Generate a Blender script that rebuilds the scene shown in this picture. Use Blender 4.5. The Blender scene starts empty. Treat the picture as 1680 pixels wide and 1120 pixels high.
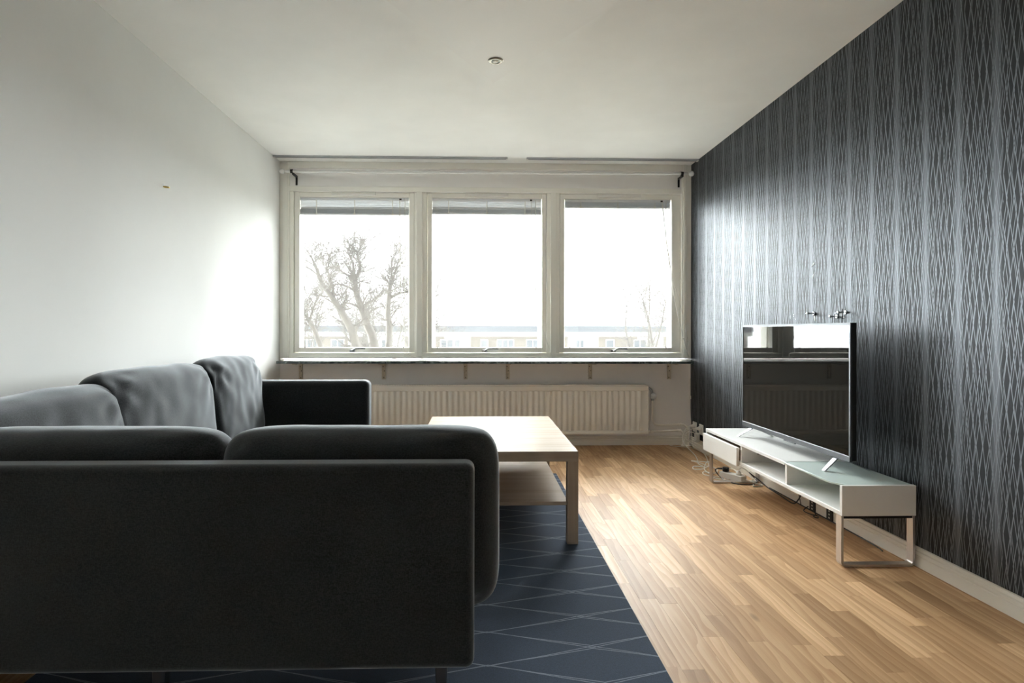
import bpy, bmesh, math, random
from mathutils import Vector, Matrix, noise

# ------------------------------------------------------------------ camera, sky, exposure
scene = bpy.context.scene
COL = scene.collection
cam_data = bpy.data.cameras.new('camera')
cam = bpy.data.objects.new('camera', cam_data)
COL.objects.link(cam)
cam_data.sensor_width = 36.0
cam_data.lens = 983.97 / 1680.0 * 36.0
cam_data.shift_x = (840.0 - 809.69) / 1680.0
cam_data.shift_y = (543.62 - 560.0) / 1680.0
cam_data.clip_start = 0.05
cam_data.clip_end = 500.0
cam.matrix_world = (Matrix.Translation((0, 0, 1.0181)) @ Matrix.Rotation(-0.0277, 4, 'Z')
                    @ Matrix.Rotation(math.radians(90), 4, 'X') @ Matrix.Rotation(0.0013, 4, 'Z'))
scene.camera = cam

world = bpy.data.worlds.new('overcast_sky')
scene.world = world
world.use_nodes = True
bg = world.node_tree.nodes['Background']
bg.inputs['Color'].default_value = (0.96, 0.985, 1.0, 1)
bg.inputs['Strength'].default_value = 1.8

# wide soft sun lamp outside the windows, added to brighten the room
sun_data = bpy.data.lights.new('fill_sun', 'SUN')
sun = bpy.data.objects.new('fill_sun', sun_data)
COL.objects.link(sun)
sun_data.energy = 64.0
sun_data.angle = math.radians(132)
sun_data.color = (0.98, 0.99, 1.0)
sun.rotation_euler = (math.radians(-80), 0, math.radians(8))      # shines towards -Y, 10 degrees down
sun.location = (0, 60, 20)

scene.view_settings.view_transform = 'Standard'
scene.view_settings.look = 'None'
scene.view_settings.exposure = 0.66
scene.view_settings.gamma = 1.0
scene.view_settings.use_curve_mapping = False
scene.cycles.max_bounces = 14
scene.cycles.diffuse_bounces = 8
scene.cycles.glossy_bounces = 5
scene.cycles.transmission_bounces = 8
scene.cycles.volume_bounces = 2
scene.cycles.sample_clamp_indirect = 6.0

HAZE = 0.0008
XL, XR, ZC, YB, YR = -1.743, 1.928, 2.519, 5.361, -0.50   # room: left, right, ceiling, window wall, rear wall
R = math.radians

# ------------------------------------------------------------------ node helpers
def S(c):                                   # sRGB 0-255 -> linear
    out = []
    for v in c:
        v /= 255.0
        out.append(v / 12.92 if v <= 0.04045 else ((v + 0.055) / 1.055) ** 2.4)
    return tuple(out) + (1.0,)

class NT:
    def __init__(self, name):
        self.m = bpy.data.materials.new(name)
        self.m.use_nodes = True
        self.t = self.m.node_tree
        self.b = self.t.nodes['Principled BSDF']
    def n(self, kind, **props):
        nd = self.t.nodes.new(kind)
        for k, v in props.items():
            setattr(nd, k, v)
        return nd
    def l(self, a, b):
        self.t.links.new(a, b)
    def put(self, sock, v):
        if hasattr(v, 'is_linked') or isinstance(v, bpy.types.NodeSocket):
            self.l(v, sock)
        else:
            sock.default_value = v
    def math(self, op, a, b=0.0, c=None):
        nd = self.n('ShaderNodeMath', operation=op)
        self.put(nd.inputs[0], a)
        self.put(nd.inputs[1], b)
        if c is not None:
            self.put(nd.inputs[2], c)
        return nd.outputs[0]
    def mix(self, fac, a, b, blend='MIX'):
        nd = self.n('ShaderNodeMix', data_type='RGBA', blend_type=blend)
        self.put(nd.inputs[0], fac)
        self.put(nd.inputs[6], a)
        self.put(nd.inputs[7], b)
        return nd.outputs[2]
    def ramp(self, fac, stops):
        nd = self.n('ShaderNodeValToRGB')
        e = nd.color_ramp.elements
        while len(e) < len(stops):
            e.new(0.5)
        for i, (p, c) in enumerate(stops):
            e[i].position = p
            e[i].color = c
        self.l(fac, nd.inputs[0])
        return nd.outputs[0]
    def pos(self):
        return self.n('ShaderNodeNewGeometry').outputs['Position']
    def objc(self):
        return self.n('ShaderNodeTexCoord').outputs['Object']
    def mapping(self, vec, scale=(1, 1, 1), loc=(0, 0, 0), rot=(0, 0, 0)):
        nd = self.n('ShaderNodeMapping')
        self.l(vec, nd.inputs[0])
        nd.inputs[1].default_value = loc
        nd.inputs[2].default_value = rot
        nd.inputs[3].default_value = scale
        return nd.outputs[0]
    def noise(self, vec, scale, detail=3.0, rough=0.5, dist=0.0):
        nd = self.n('ShaderNodeTexNoise')
        if vec is not None:
            self.l(vec, nd.inputs['Vector'])
        nd.inputs['Scale'].default_value = scale
        nd.inputs['Detail'].default_value = detail
        nd.inputs['Roughness'].default_value = rough
        nd.inputs['Distortion'].default_value = dist
        return nd.outputs[0]
    def bump(self, h, strength, dist=0.002):
        nd = self.n('ShaderNodeBump')
        nd.inputs['Strength'].default_value = strength
        nd.inputs['Distance'].default_value = dist
        self.l(h, nd.inputs['Height'])
        self.l(nd.outputs[0], self.b.inputs['Normal'])
    def set(self, **k):
        names = dict(color='Base Color', rough='Roughness', metal='Metallic', spec='Specular IOR Level',
                     sheen='Sheen Weight', sheen_rough='Sheen Roughness', coat='Coat Weight', coat_rough='Coat Roughness',
                     trans='Transmission Weight', ior='IOR', sheen_tint='Sheen Tint')
        for a, v in k.items():
            self.put(self.b.inputs[names[a]], v)
        return self

M = {}
def plain(name, c, rough=0.5, metal=0.0, spec=0.5, var=0.0, vscale=20.0, bump=0.0, bscale=300.0):
    t = NT(name)
    t.set(color=c, rough=rough, metal=metal, spec=spec)
    if var:
        nz = t.noise(t.pos(), vscale, 4)
        lo = tuple(v * (1 - var) for v in c[:3]) + (1,)
        t.set(color=t.ramp(nz, [(0.3, lo), (0.7, c)]))
    if bump:
        t.bump(t.noise(t.pos(), bscale, 3), bump, 0.001)
    M[name] = t.m
    return t.m

plain('white_wall', S((227, 228, 227)), 0.9, spec=0.0, var=0.025, vscale=3.0, bump=0.12, bscale=160)
plain('window_wall_paint', S((246, 243, 240)), 0.8, spec=0.2, var=0.04, vscale=5.0, bump=0.25, bscale=260)
plain('rear_white', S((244, 244, 242)), 0.9, spec=0.0, var=0.02, vscale=3.0)
plain('panel_white', S((244, 242, 240)), 0.6, spec=0.3, var=0.02, vscale=4)
plain('ceiling_smooth', S((242, 241, 239)), 0.7, var=0.02, vscale=2)
t = NT('ceiling_sprayed')
nz = t.noise(t.pos(), 3.0, 3)
t.set(color=t.ramp(nz, [(0.3, S((240, 240, 238))), (0.7, S((245, 245, 243)))]), rough=0.9, spec=0.2)
t.bump(t.noise(t.pos(), 320.0, 3), 0.35, 0.002)
M['ceiling_sprayed'] = t.m
plain('cream_paint', S((246, 244, 237)), 0.5, spec=0.25, var=0.02, vscale=4)
plain('white_gloss', S((228, 228, 226)), 0.35, spec=0.35, var=0.015, vscale=6)
plain('white_plastic', S((232, 230, 224)), 0.35, var=0.02)
plain('cable_white', S((226, 222, 212)), 0.4, var=0.03)
plain('cable_black', S((22, 22, 24)), 0.45, var=0.2)
plain('black_plastic', S((18, 18, 19)), 0.35, var=0.15)
plain('black_metal', S((12, 12, 13)), 0.4, var=0.2)
plain('radiator_cream', S((250, 245, 236)), 0.45, spec=0.35, var=0.03, vscale=12)
plain('baseboard_white', S((232, 228, 218)), 0.4, var=0.03, vscale=9)
plain('foot_silver', (0.42, 0.43, 0.45, 1), 0.4, metal=1.0, var=0.05)
plain('silver', (0.13, 0.135, 0.145, 1), 0.5, metal=1.0, var=0.08, vscale=60)
plain('chrome', (0.55, 0.56, 0.57, 1), 0.2, metal=1.0, var=0.05)
plain('ring_nickel', (0.26, 0.24, 0.21, 1), 0.35, metal=1.0, var=0.1)
plain('brass', (0.55, 0.40, 0.13, 1), 0.3, metal=1.0, var=0.2)
plain('aluminium', (0.50, 0.51, 0.53, 1), 0.45, metal=1.0, var=0.06)
plain('slat_white', S((226, 228, 230)), 0.35, var=0.02)
plain('cord_white', S((228, 226, 220)), 0.6, var=0.03)
plain('bracket_cream', S((216, 206, 188)), 0.45, var=0.25, vscale=60)
plain('paper_white', S((240, 240, 242)), 0.8, var=0.03)
plain('bulb_frost', S((240, 238, 230)), 0.2, var=0.02)
plain('subfloor', S((120, 95, 70)), 0.8, var=0.1)
plain('floor_edge', S((120, 95, 70)), 0.8, var=0.1)
plain('dark_hole', S((60, 56, 50)), 0.7, var=0.1)
plain('leg_metal', (0.12, 0.125, 0.14, 1), 0.35, metal=1.0, var=0.1)

# brushed steel for the bench legs
t = NT('brushed_steel')
v = t.mapping(t.pos(), scale=(900, 900, 12))
t.set(color=t.ramp(t.noise(v, 1.0, 2), [(0.3, (0.56, 0.53, 0.50, 1)), (0.7, (0.68, 0.65, 0.62, 1))]), metal=1.0, rough=0.36)
M['brushed_steel'] = t.m

# green-tinted frosted glass plate
t = NT('green_glass')
t.set(color=S((206, 226, 220)), rough=0.12, spec=0.6, coat=0.5, coat_rough=0.05)
nz = t.noise(t.pos(), 4.0, 2)
t.set(color=t.ramp(nz, [(0.3, S((218, 234, 229))), (0.7, S((226, 241, 236)))]))
M['green_glass'] = t.m

# clear pane
t = NT('pane_glass')
tr = t.n('ShaderNodeBsdfTransparent')
tr.inputs[0].default_value = (0.95, 0.97, 0.96, 1)
gl = t.n('ShaderNodeBsdfGlossy')
gl.inputs['Roughness'].default_value = 0.02
fr = t.n('ShaderNodeFresnel')
fr.inputs[0].default_value = 1.45
dirt = t.noise(t.pos(), 6.0, 5)
mx = t.n('ShaderNodeMixShader')
t.l(t.math('MULTIPLY', fr.outputs[0], t.math('ADD', t.math('MULTIPLY', dirt, 0.2), 0.7)), mx.inputs[0])
t.l(tr.outputs[0], mx.inputs[1]); t.l(gl.outputs[0], mx.inputs[2])
t.l(mx.outputs[0], t.n('ShaderNodeOutputMaterial').inputs[0])
t.t.nodes.remove(t.t.nodes['Material Output'])
M['pane_glass'] = t.m

# television screen
t = NT('tv_screen')
dust = t.noise(t.pos(), 90.0, 2)
t.set(color=(0.012, 0.012, 0.011, 1), rough=t.math('MULTIPLY_ADD', dust, 0.02, 0.015), spec=0.3)
M['tv_screen'] = t.m

# charcoal heather fabric
def fabric(name, dark, light, sc=1.0):
    t = NT(name)
    p = t.objc()
    a = t.noise(t.mapping(p, scale=(1, 1, 3)), 150.0 * sc, 2, 0.7)
    b = t.noise(t.mapping(p, scale=(3, 3, 1)), 140.0 * sc, 2, 0.7)
    big = t.noise(p, 5.0, 3)
    f = t.math('MULTIPLY_ADD', t.math('ADD', a, b), 0.5, t.math('MULTIPLY', t.math('SUBTRACT', big, 0.5), 0.12))
    t.set(color=t.ramp(f, [(0.40, dark), (0.60, light)]), rough=0.95, spec=0.1, sheen=0.6, sheen_rough=0.5,
          sheen_tint=(0.8, 0.85, 0.9, 1))
    t.bump(f, 0.35, 0.0015)
    M[name] = t.m
fabric('sofa_fabric', S((8, 8, 9)), S((42, 44, 46)))

# birch veneer
def wood(name, c0, c1, axis, rough=0.3, sc=1.0):
    t = NT(name)
    sca = {'X': (1.2, 22, 22), 'Y': (22, 1.2, 22), 'Z': (22, 22, 1.2)}[axis]
    p = t.mapping(t.pos(), scale=tuple(s * sc for s in sca))
    a = t.noise(p, 1.0, 5, 0.6, 0.4)
    fine = t.noise(t.mapping(t.pos(), scale=tuple(s * sc * 7 for s in sca)), 1.0, 2)
    f = t.math('MULTIPLY_ADD', fine, 0.25, t.math('MULTIPLY', a, 0.75))
    t.set(color=t.ramp(f, [(0.3, c0), (0.7, c1)]), rough=0.6, spec=0.0, coat=0.2, coat_rough=rough)
    t.bump(f, 0.05, 0.0006)
    M[name] = t.m
wood('birch_x', S((150, 135, 119)), S((170, 156, 141)), 'X', 0.42)
wood('birch_y', S((150, 135, 119)), S((170, 156, 141)), 'Y', 0.42)
wood('birch_z', S((150, 135, 119)), S((170, 156, 141)), 'Z', 0.34)

# oak parquet strips: tone from object / island random, grain from position
t = NT('oak_parquet')
gi = t.n('ShaderNodeNewGeometry').outputs['Random Per Island']
oi = t.n('ShaderNodeObjectInfo').outputs['Random']
rnd = t.math('FRACT', t.math('ADD', gi, t.math('MULTIPLY', oi, 7.31)))
rnd2 = t.math('FRACT', t.math('MULTIPLY', rnd, 17.13))
off = t.n('ShaderNodeCombineXYZ')
t.l(t.math('MULTIPLY', rnd, 37.0), off.inputs[0]); t.l(t.math('MULTIPLY', rnd2, 53.0), off.inputs[1]); t.l(t.math('MULTIPLY', rnd2, 11.0), off.inputs[2])
va = t.n('ShaderNodeVectorMath', operation='ADD')
t.l(t.pos(), va.inputs[0]); t.l(off.outputs[0], va.inputs[1])
p = va.outputs[0]
g1 = t.noise(t.mapping(p, scale=(26, 2.2, 1)), 1.0, 4, 0.6, 0.6)
wv = t.n('ShaderNodeTexWave', wave_type='BANDS', bands_direction='X', wave_profile='SAW')
t.l(t.mapping(p, scale=(1.0, 0.16, 1.0)), wv.inputs['Vector'])
wv.inputs['Scale'].default_value = 9.0; wv.inputs['Distortion'].default_value = 11.0
wv.inputs['Detail'].default_value = 2.0; wv.inputs['Detail Scale'].default_value = 1.1
fine = t.noise(t.mapping(p, scale=(330, 9, 1)), 1.0, 2)
g = t.math('ADD', t.math('MULTIPLY', g1, 0.5), t.math('ADD', t.math('MULTIPLY', wv.outputs[1], 0.30), t.math('MULTIPLY', fine, 0.20)))
light = t.ramp(g, [(0.25, S((204, 170, 132))), (0.75, S((168, 130, 92)))])
tone = t.ramp(rnd, [(0.0, (0.70, 0.65, 0.60, 1)), (0.3, (0.90, 0.87, 0.84, 1)), (0.75, (1.06, 1.06, 1.06, 1)), (1.0, (1.26, 1.28, 1.32, 1))])
col = t.mix(1.0, light, tone, 'MULTIPLY')
kn = t.n('ShaderNodeTexVoronoi')
t.l(t.mapping(p, scale=(4.2, 1.6, 1)), kn.inputs['Vector']); kn.inputs['Scale'].default_value = 1.0
knot = t.ramp(kn.outputs['Distance'], [(0.03, (1, 1, 1, 1)), (0.075, (0, 0, 0, 1))])
col = t.mix(t.math('MULTIPLY', knot, 0.55), col, S((84, 58, 38)))
t.set(color=col, rough=0.6, spec=0.0, coat=0.5, coat_rough=t.math('MULTIPLY_ADD', g, 0.08, 0.44))
t.bump(g, 0.06, 0.0006)
M['oak_parquet'] = t.m

# navy rug with a lattice of thin pale double lines
RUG = (-1.30, 0.568, 1.22, 4.262)
t = NT('rug_weave')
sx = t.n('ShaderNodeSeparateXYZ'); t.l(t.pos(), sx.inputs[0])
x, y = sx.outputs[0], sx.outputs[1]
wob = t.math('MULTIPLY', t.math('SUBTRACT', t.noise(t.pos(), 3.0, 2), 0.5), 0.012)
u = t.math('DIVIDE', t.math('SUBTRACT', x, 0.035), 0.67)
tri = t.math('ABSOLUTE', t.math('SUBTRACT', t.math('MULTIPLY', t.math('FRACT', u), 2.0), 1.0))     # 1 at nodes, 0 between
lines = None
for amp, o in ((0.093, 0.0), (0.110, 0.004), (-0.093, 0.0), (-0.110, -0.004)):
    yy = t.math('ADD', t.math('ADD', y, wob), t.math('MULTIPLY_ADD', tri, amp, o))
    ph = t.math('FRACT', t.math('DIVIDE', t.math('SUBTRACT', yy, 1.812 + amp), 0.2025))
    d = t.math('MINIMUM', ph, t.math('SUBTRACT', 1.0, ph))
    s = t.math('SUBTRACT', 1.0, t.math('MINIMUM', t.math('DIVIDE', d, 0.0125), 1.0))
    lines = s if lines is None else t.math('MAXIMUM', lines, s)
pile = t.noise(t.pos(), 420.0, 2, 0.7)
lines = t.math('MULTIPLY', lines, t.math('MULTIPLY_ADD', pile, 0.9, 0.25))
base = t.ramp(pile, [(0.3, S((32, 44, 60))), (0.7, S((52, 68, 90)))])
t.set(color=t.mix(lines, base, S((160, 170, 184))), rough=0.95, spec=0.1, sheen=0.15)
t.bump(pile, 0.4, 0.002)
M['rug_weave'] = t.m

# dark wallpaper with silver zigzag threads
t = NT('silver_thread_wallpaper')
sx = t.n('ShaderNodeSeparateXYZ'); t.l(t.pos(), sx.inputs[0])
y, z = sx.outputs[1], sx.outputs[2]
u = t.math('FRACT', t.math('DIVIDE', t.math('SUBTRACT', y, 0.028), 0.1765))            # position inside one band
bandn = t.math('FLOOR', t.math('DIVIDE', t.math('SUBTRACT', y, 0.028), 0.1765))
lat = None
for sgn, n_, wd, per, off_ in ((1, 6.0, 0.075, 0.19, 0.0), (-1, 6.0, 0.075, 0.19, 0.0), (1, 5.0, 0.05, 0.26, 0.3), (-1, 5.0, 0.05, 0.31, 0.6)):
    zz = t.math('ADD', t.math('DIVIDE', z, per), t.math('MULTIPLY_ADD', bandn, 0.37, off_))
    tri = t.math('ABSOLUTE', t.math('SUBTRACT', t.math('MULTIPLY', t.math('FRACT', zz), 2.0), 1.0))
    ph = t.math('FRACT', t.math('ADD', t.math('MULTIPLY', u, n_), t.math('MULTIPLY', tri, 0.55 * sgn)))
    d = t.math('MINIMUM', ph, t.math('SUBTRACT', 1.0, ph))
    s = t.math('SUBTRACT', 1.0, t.math('MINIMUM', t.math('DIVIDE', d, wd), 1.0))
    lat = s if lat is None else t.math('MAXIMUM', lat, s)
fy = t.n('ShaderNodeCombineXYZ'); t.l(t.math('MULTIPLY', y, 420.0), fy.inputs[0]); t.l(t.math('MULTIPLY', z, 2.0), fy.inputs[1])
fines = t.noise(fy.outputs[0], 1.0, 2)
stripe = t.math('SMOOTH_MIN', 1.0, t.math('MULTIPLY', t.math('MAXIMUM', t.math('SUBTRACT', 0.15, t.math('ABSOLUTE', t.math('SUBTRACT', u, 0.16))), 0.0), 6.5), 0.1)
stripe = t.math('MAXIMUM', stripe, 0.0)
stripe = t.math('MULTIPLY', stripe, t.math('MULTIPLY_ADD', fines, 1.0, 0.0))
thread = t.math('MINIMUM', t.math('MAXIMUM', lat, stripe), 1.0)
thread = t.math('MULTIPLY', thread, t.math('MULTIPLY_ADD', fines, 0.5, 0.6))
t.set(color=t.mix(thread, S((52, 54, 56)), S((136, 141, 148))), metal=t.math('MULTIPLY_ADD', thread, 0.1, 0.55),
      rough=t.math('MULTIPLY_ADD', thread, -0.04, 0.54), spec=0.03)
t.bump(t.math('ADD', t.math('MULTIPLY', thread, 0.5), t.math('MULTIPLY', t.noise(t.pos(), 500.0, 2), 0.5)), 0.12, 0.0006)
M['silver_thread_wallpaper'] = t.m

# dark green marble
t = NT('green_marble')
nz = t.noise(t.pos(), 7.0, 6, 0.65, 2.2)
vein = t.ramp(nz, [(0.46, (0, 0, 0, 1)), (0.5, (1, 1, 1, 1)), (0.54, (0, 0, 0, 1))])
base = t.ramp(t.noise(t.pos(), 22.0, 4), [(0.3, S((30, 38, 38))), (0.7, S((66, 78, 76)))])
t.set(color=t.mix(t.math('MULTIPLY', vein, 0.5), base, S((170, 180, 176))), rough=0.16, spec=0.5)
M['green_marble'] = t.m

# outside
plain('bark', S((108, 103, 99)), 0.9, var=0.25, vscale=3)
plain('frosty_grass', S((176, 176, 166)), 0.95, var=0.15, vscale=0.3)
plain('facade_beige', S((120, 111, 103)), 0.8, var=0.05, vscale=0.6)
plain('facade_white', S((236, 236, 234)), 0.7, var=0.03, vscale=0.6)
plain('roof_grey', S((92, 97, 106)), 0.7, var=0.06, vscale=0.4)
plain('far_pane', S((96, 102, 112)), 0.15, var=0.1)
plain('exterior_wall', S((190, 180, 170)), 0.8, var=0.05)

# ------------------------------------------------------------------ mesh helpers
ORIG = {}
class MB:
    def __init__(self):
        self.v, self.f = [], []
    def add(self, vs, fs):
        b = len(self.v)
        self.v += [tuple(p) for p in vs]
        self.f += [tuple(i + b for i in f) for f in fs]
        return self
    def box(self, x0, x1, y0, y1, z0, z1):
        return self.add([(x0, y0, z0), (x1, y0, z0), (x1, y1, z0), (x0, y1, z0), (x0, y0, z1), (x1, y0, z1), (x1, y1, z1), (x0, y1, z1)],
                        [(3, 2, 1, 0), (4, 5, 6, 7), (0, 1, 5, 4), (1, 2, 6, 5), (2, 3, 7, 6), (3, 0, 4, 7)])
    def prism(self, poly, axis, a, b):
        # poly: 2D points in the plane across axis; X: (y,z)  Y: (x,z)  Z: (x,y)
        def P(q, s):
            return {'X': (s, q[0], q[1]), 'Y': (q[0], s, q[1]), 'Z': (q[0], q[1], s)}[axis]
        n = len(poly)
        vs = [P(q, a) for q in poly] + [P(q, b) for q in poly]
        fs = [tuple(range(n - 1, -1, -1)), tuple(range(n, 2 * n))]
        fs += [(i, (i + 1) % n, n + (i + 1) % n, n + i) for i in range(n)]
        return self.add(vs, fs)
    def tube(self, pts, r, n=8, cap=True):
        pts = [Vector(p) for p in pts]
        rs = r if isinstance(r, (list, tuple)) else [r] * len(pts)
        vs, fs = [], []
        up = None
        for i, p in enumerate(pts):
            d = (pts[min(i + 1, len(pts) - 1)] - pts[max(i - 1, 0)])
            d = d.normalized() if d.length > 1e-9 else Vector((0, 0, 1))
            if up is None:
                up = Vector((0, 0, 1)) if abs(d.z) < 0.9 else Vector((1, 0, 0))
            s = d.cross(up)
            if s.length < 1e-6:
                s = d.cross(Vector((0, 1, 0)))
            s.normalize()
            up = s.cross(d).normalized()
            for k in range(n):
                a = 2 * math.pi * k / n
                vs.append(p + (s * math.cos(a) + up * math.sin(a)) * rs[i])
        for i in range(len(pts) - 1):
            for k in range(n):
                a, b = i * n + k, i * n + (k + 1) % n
                fs.append((a, b, b + n, a + n))
        if cap:
            fs.append(tuple(range(n - 1, -1, -1)))
            fs.append(tuple(range((len(pts) - 1) * n, len(pts) * n)))
        return self.add(vs, fs)
    def lathe(self, prof, origin, axis='Z', n=24):
        # prof: list of (radius, height along axis)
        o = Vector(origin)
        sg = -1 if axis.startswith('-') else 1
        ax = axis[-1]
        vs, fs = [], []
        for r, h in prof:
            for k in range(n):
                a = 2 * math.pi * k / n
                c, s = r * math.cos(a), r * math.sin(a)
                vs.append(o + Vector({'X': (sg * h, c, s), 'Y': (c, sg * h, s), 'Z': (c, s, sg * h)}[ax]))
        for i in range(len(prof) - 1):
            for k in range(n):
                a, b = i * n + k, i * n + (k + 1) % n
                fs.append((a, b, b + n, a + n))
        fs.append(tuple(range(n - 1, -1, -1)))
        fs.append(tuple(range((len(prof) - 1) * n, len(prof) * n)))
        return self.add(vs, fs)
    def build(self, name, mat, parent=None, smooth=False, bevel=0.0, seg=2, subsurf=0, angle=40):
        xs = [p[0] for p in self.v]; ys = [p[1] for p in self.v]; zs = [p[2] for p in self.v]
        o = Vector(((min(xs) + max(xs)) / 2, (min(ys) + max(ys)) / 2, min(zs)))
        me = bpy.data.meshes.new(name)
        me.from_pydata([tuple(Vector(p) - o) for p in self.v], [], self.f)
        me.update()
        bm = bmesh.new(); bm.from_mesh(me)
        bmesh.ops.recalc_face_normals(bm, faces=bm.faces)
        bm.to_mesh(me); bm.free()
        me.materials.append(M[mat])
        ob = bpy.data.objects.new(name, me)
        COL.objects.link(ob)
        po = ORIG[parent.name] if parent else Vector((0, 0, 0))
        ob.parent = parent
        ob.location = o - po
        ORIG[ob.name] = o
        if smooth:
            for pl in me.polygons:
                pl.use_smooth = True
            if smooth == 'auto':
                me.set_sharp_from_angle(angle=R(angle))
        if bevel:
            m = ob.modifiers.new('bevel', 'BEVEL')
            m.width = bevel; m.segments = seg; m.limit_method = 'ANGLE'; m.angle_limit = R(35)
            if seg > 1:
                for pl in me.polygons:
                    pl.use_smooth = True
                me.set_sharp_from_angle(angle=R(179))
                m.harden_normals = True
        if subsurf:
            m = ob.modifiers.new('subdivision', 'SUBSURF')
            m.levels = subsurf; m.render_levels = subsurf
        return ob

def empty(name, loc):
    o = bpy.data.objects.new(name, None)
    COL.objects.link(o)
    o.location = loc
    o.empty_display_size = 0.1
    ORIG[o.name] = Vector(loc)
    return o

def tag(o, label=None, cat=None, group=None, kind=None):
    if label: o['label'] = label
    if cat: o['category'] = cat
    if group: o['group'] = group
    if kind: o['kind'] = kind
    return o

def box(name, mat, x0, x1, y0, y1, z0, z1, parent=None, bevel=0.0, seg=2):
    return MB().box(x0, x1, y0, y1, z0, z1).build(name, mat, parent, bevel=bevel, seg=seg)

def struct(o, label=None, cat=None):
    return tag(o, label, cat, kind='structure')

def smooth_path(pts, k=8):
    P = [Vector(p) for p in pts]
    P = [P[0] * 2 - P[1]] + P + [P[-1] * 2 - P[-2]]
    out = []
    for i in range(1, len(P) - 2):
        a, b, c, d = P[i - 1], P[i], P[i + 1], P[i + 2]
        for j in range(k):
            s = j / k
            out.append(0.5 * (2 * b + (c - a) * s + (2 * a - 5 * b + 4 * c - d) * s * s + (3 * b - a - 3 * c + d) * s ** 3))
    out.append(P[-2])
    return out

# ------------------------------------------------------------------ room shell
floor = struct(box('floor', 'subfloor', XL - 0.1, XR + 0.1, YR - 0.1, YB + 0.1, -0.20, -0.0145),
               'light oak three-strip parquet floor running towards the windows', 'floor')
rng = random.Random(7)
PW = 0.0675
rest = MB()
row = 0
xx = XL
n_ind = 0
while xx < XR - 1e-4:
    x1 = min(xx + PW, XR)
    yy = YR - rng.uniform(0, 0.4)
    while yy < YB:
        ln = rng.choice((0.28, 0.36, 0.42, 0.48, 0.55, 0.62)) + rng.uniform(-0.03, 0.03)
        a, b = max(yy, YR), min(yy + ln, YB)
        yy += ln
        if b - a < 0.03:
            continue
        args = (xx + 0.0003, x1 - 0.0003, a + 0.0003, b - 0.0003, -0.0143, rng.uniform(-0.0003, 0.0))
        if xx > 0.49 and b > 1.55 and n_ind < 298:
            box('plank', 'oak_parquet', *args, parent=floor)
            n_ind += 1
        else:
            rest.box(*args)
    xx = x1
    row += 1
tag(rest.build('parquet_strips', 'oak_parquet', floor), kind='stuff')

struct(box('ceiling', 'ceiling_sprayed', XL - 0.1, XR + 0.1, YR - 0.1, YB + 0.24, ZC, ZC + 0.2), 'off-white sprayed ceiling', 'ceiling')
ceil = bpy.data.objects['ceiling']
MB().prism([(0.099, 3.613), (-0.76, 2.12), (-0.76, 0.55), (0.099, -0.45), (1.02, 0.55), (1.02, 2.10)], 'Z', ZC - 0.004, ZC + 0.002).build(
    'smooth_patch', 'ceiling_smooth', ceil)
struct(box('wall_left', 'white_wall', XL - 0.15, XL, YR - 0.1, YB + 0.24, -0.2, ZC + 0.1), 'plain white painted wall behind the sofa', 'wall')
wr = struct(box('wall_right', 'silver_thread_wallpaper', XR, XR + 0.15, YR - 0.1, YB + 0.24, -0.2, ZC + 0.1),
            'charcoal wallpaper wall with silver zigzag threads in vertical bands', 'wall')
struct(box('wall_rear', 'rear_white', XL - 0.15, XR + 0.15, YR - 0.2, YR, -0.2, ZC + 0.1), 'plain white wall behind the viewpoint', 'wall')
wl = MB()
wl.box(XL - 0.15, XR + 0.15, YB, YB + 0.22, -0.2, 0.768)
wb = struct(wl.build('wall_back', 'window_wall_paint'), 'pale wall below and around the row of three windows', 'wall')
box('upper_wall', 'panel_white', XL - 0.15, XR + 0.15, YB, YB + 0.22, 2.285, ZC + 0.1, parent=wb)
box('facade', 'exterior_wall', XL - 3, XR + 3, YB + 0.22, YB + 0.30, -7.0, 0.755, parent=wb)
box('facade', 'exterior_wall', XL - 3, XR + 3, YB + 0.22, YB + 0.30, 2.33, 5.0, parent=wb)
box('facade', 'exterior_wall', XL - 3, XL - 0.0, YB + 0.22, YB + 0.30, 0.755, 2.33, parent=wb)
box('facade', 'exterior_wall', XR + 0.0, XR + 3, YB + 0.22, YB + 0.30, 0.755, 2.33, parent=wb)

def baseboard(name, run, axis, wall, sign, label):
    # moulded profile: distance from wall, height
    pr = [(0, 0), (0.017, 0), (0.017, 0.046), (0.013, 0.049), (0.013, 0.052), (0.0155, 0.055), (0.0155, 0.064), (0.010, 0.068), (0.010, 0.071), (0.008, 0.080), (0.0, 0.082)]
    if axis == 'Y':     # runs along y
        o = MB().prism([(wall + sign * d, h) for d, h in pr], 'Y', *run).build(name, 'baseboard_white')
    else:
        o = MB().prism([(wall + sign * d, h) for d, h in pr], 'X', *run).build(name, 'baseboard_white')
    struct(o, label, 'baseboard')
    return o
baseboard('baseboard_right', (YR, YB - 0.018), 'Y', XR, -1, 'white moulded baseboard along the dark wallpaper wall')
baseboard('baseboard_back', (XL, XR - 0.018), 'X', YB, -1, 'white moulded baseboard under the radiator')
baseboard('baseboard_left', (YR, YB - 0.018), 'Y', XL, 1, 'white moulded baseboard along the white wall')

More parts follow.
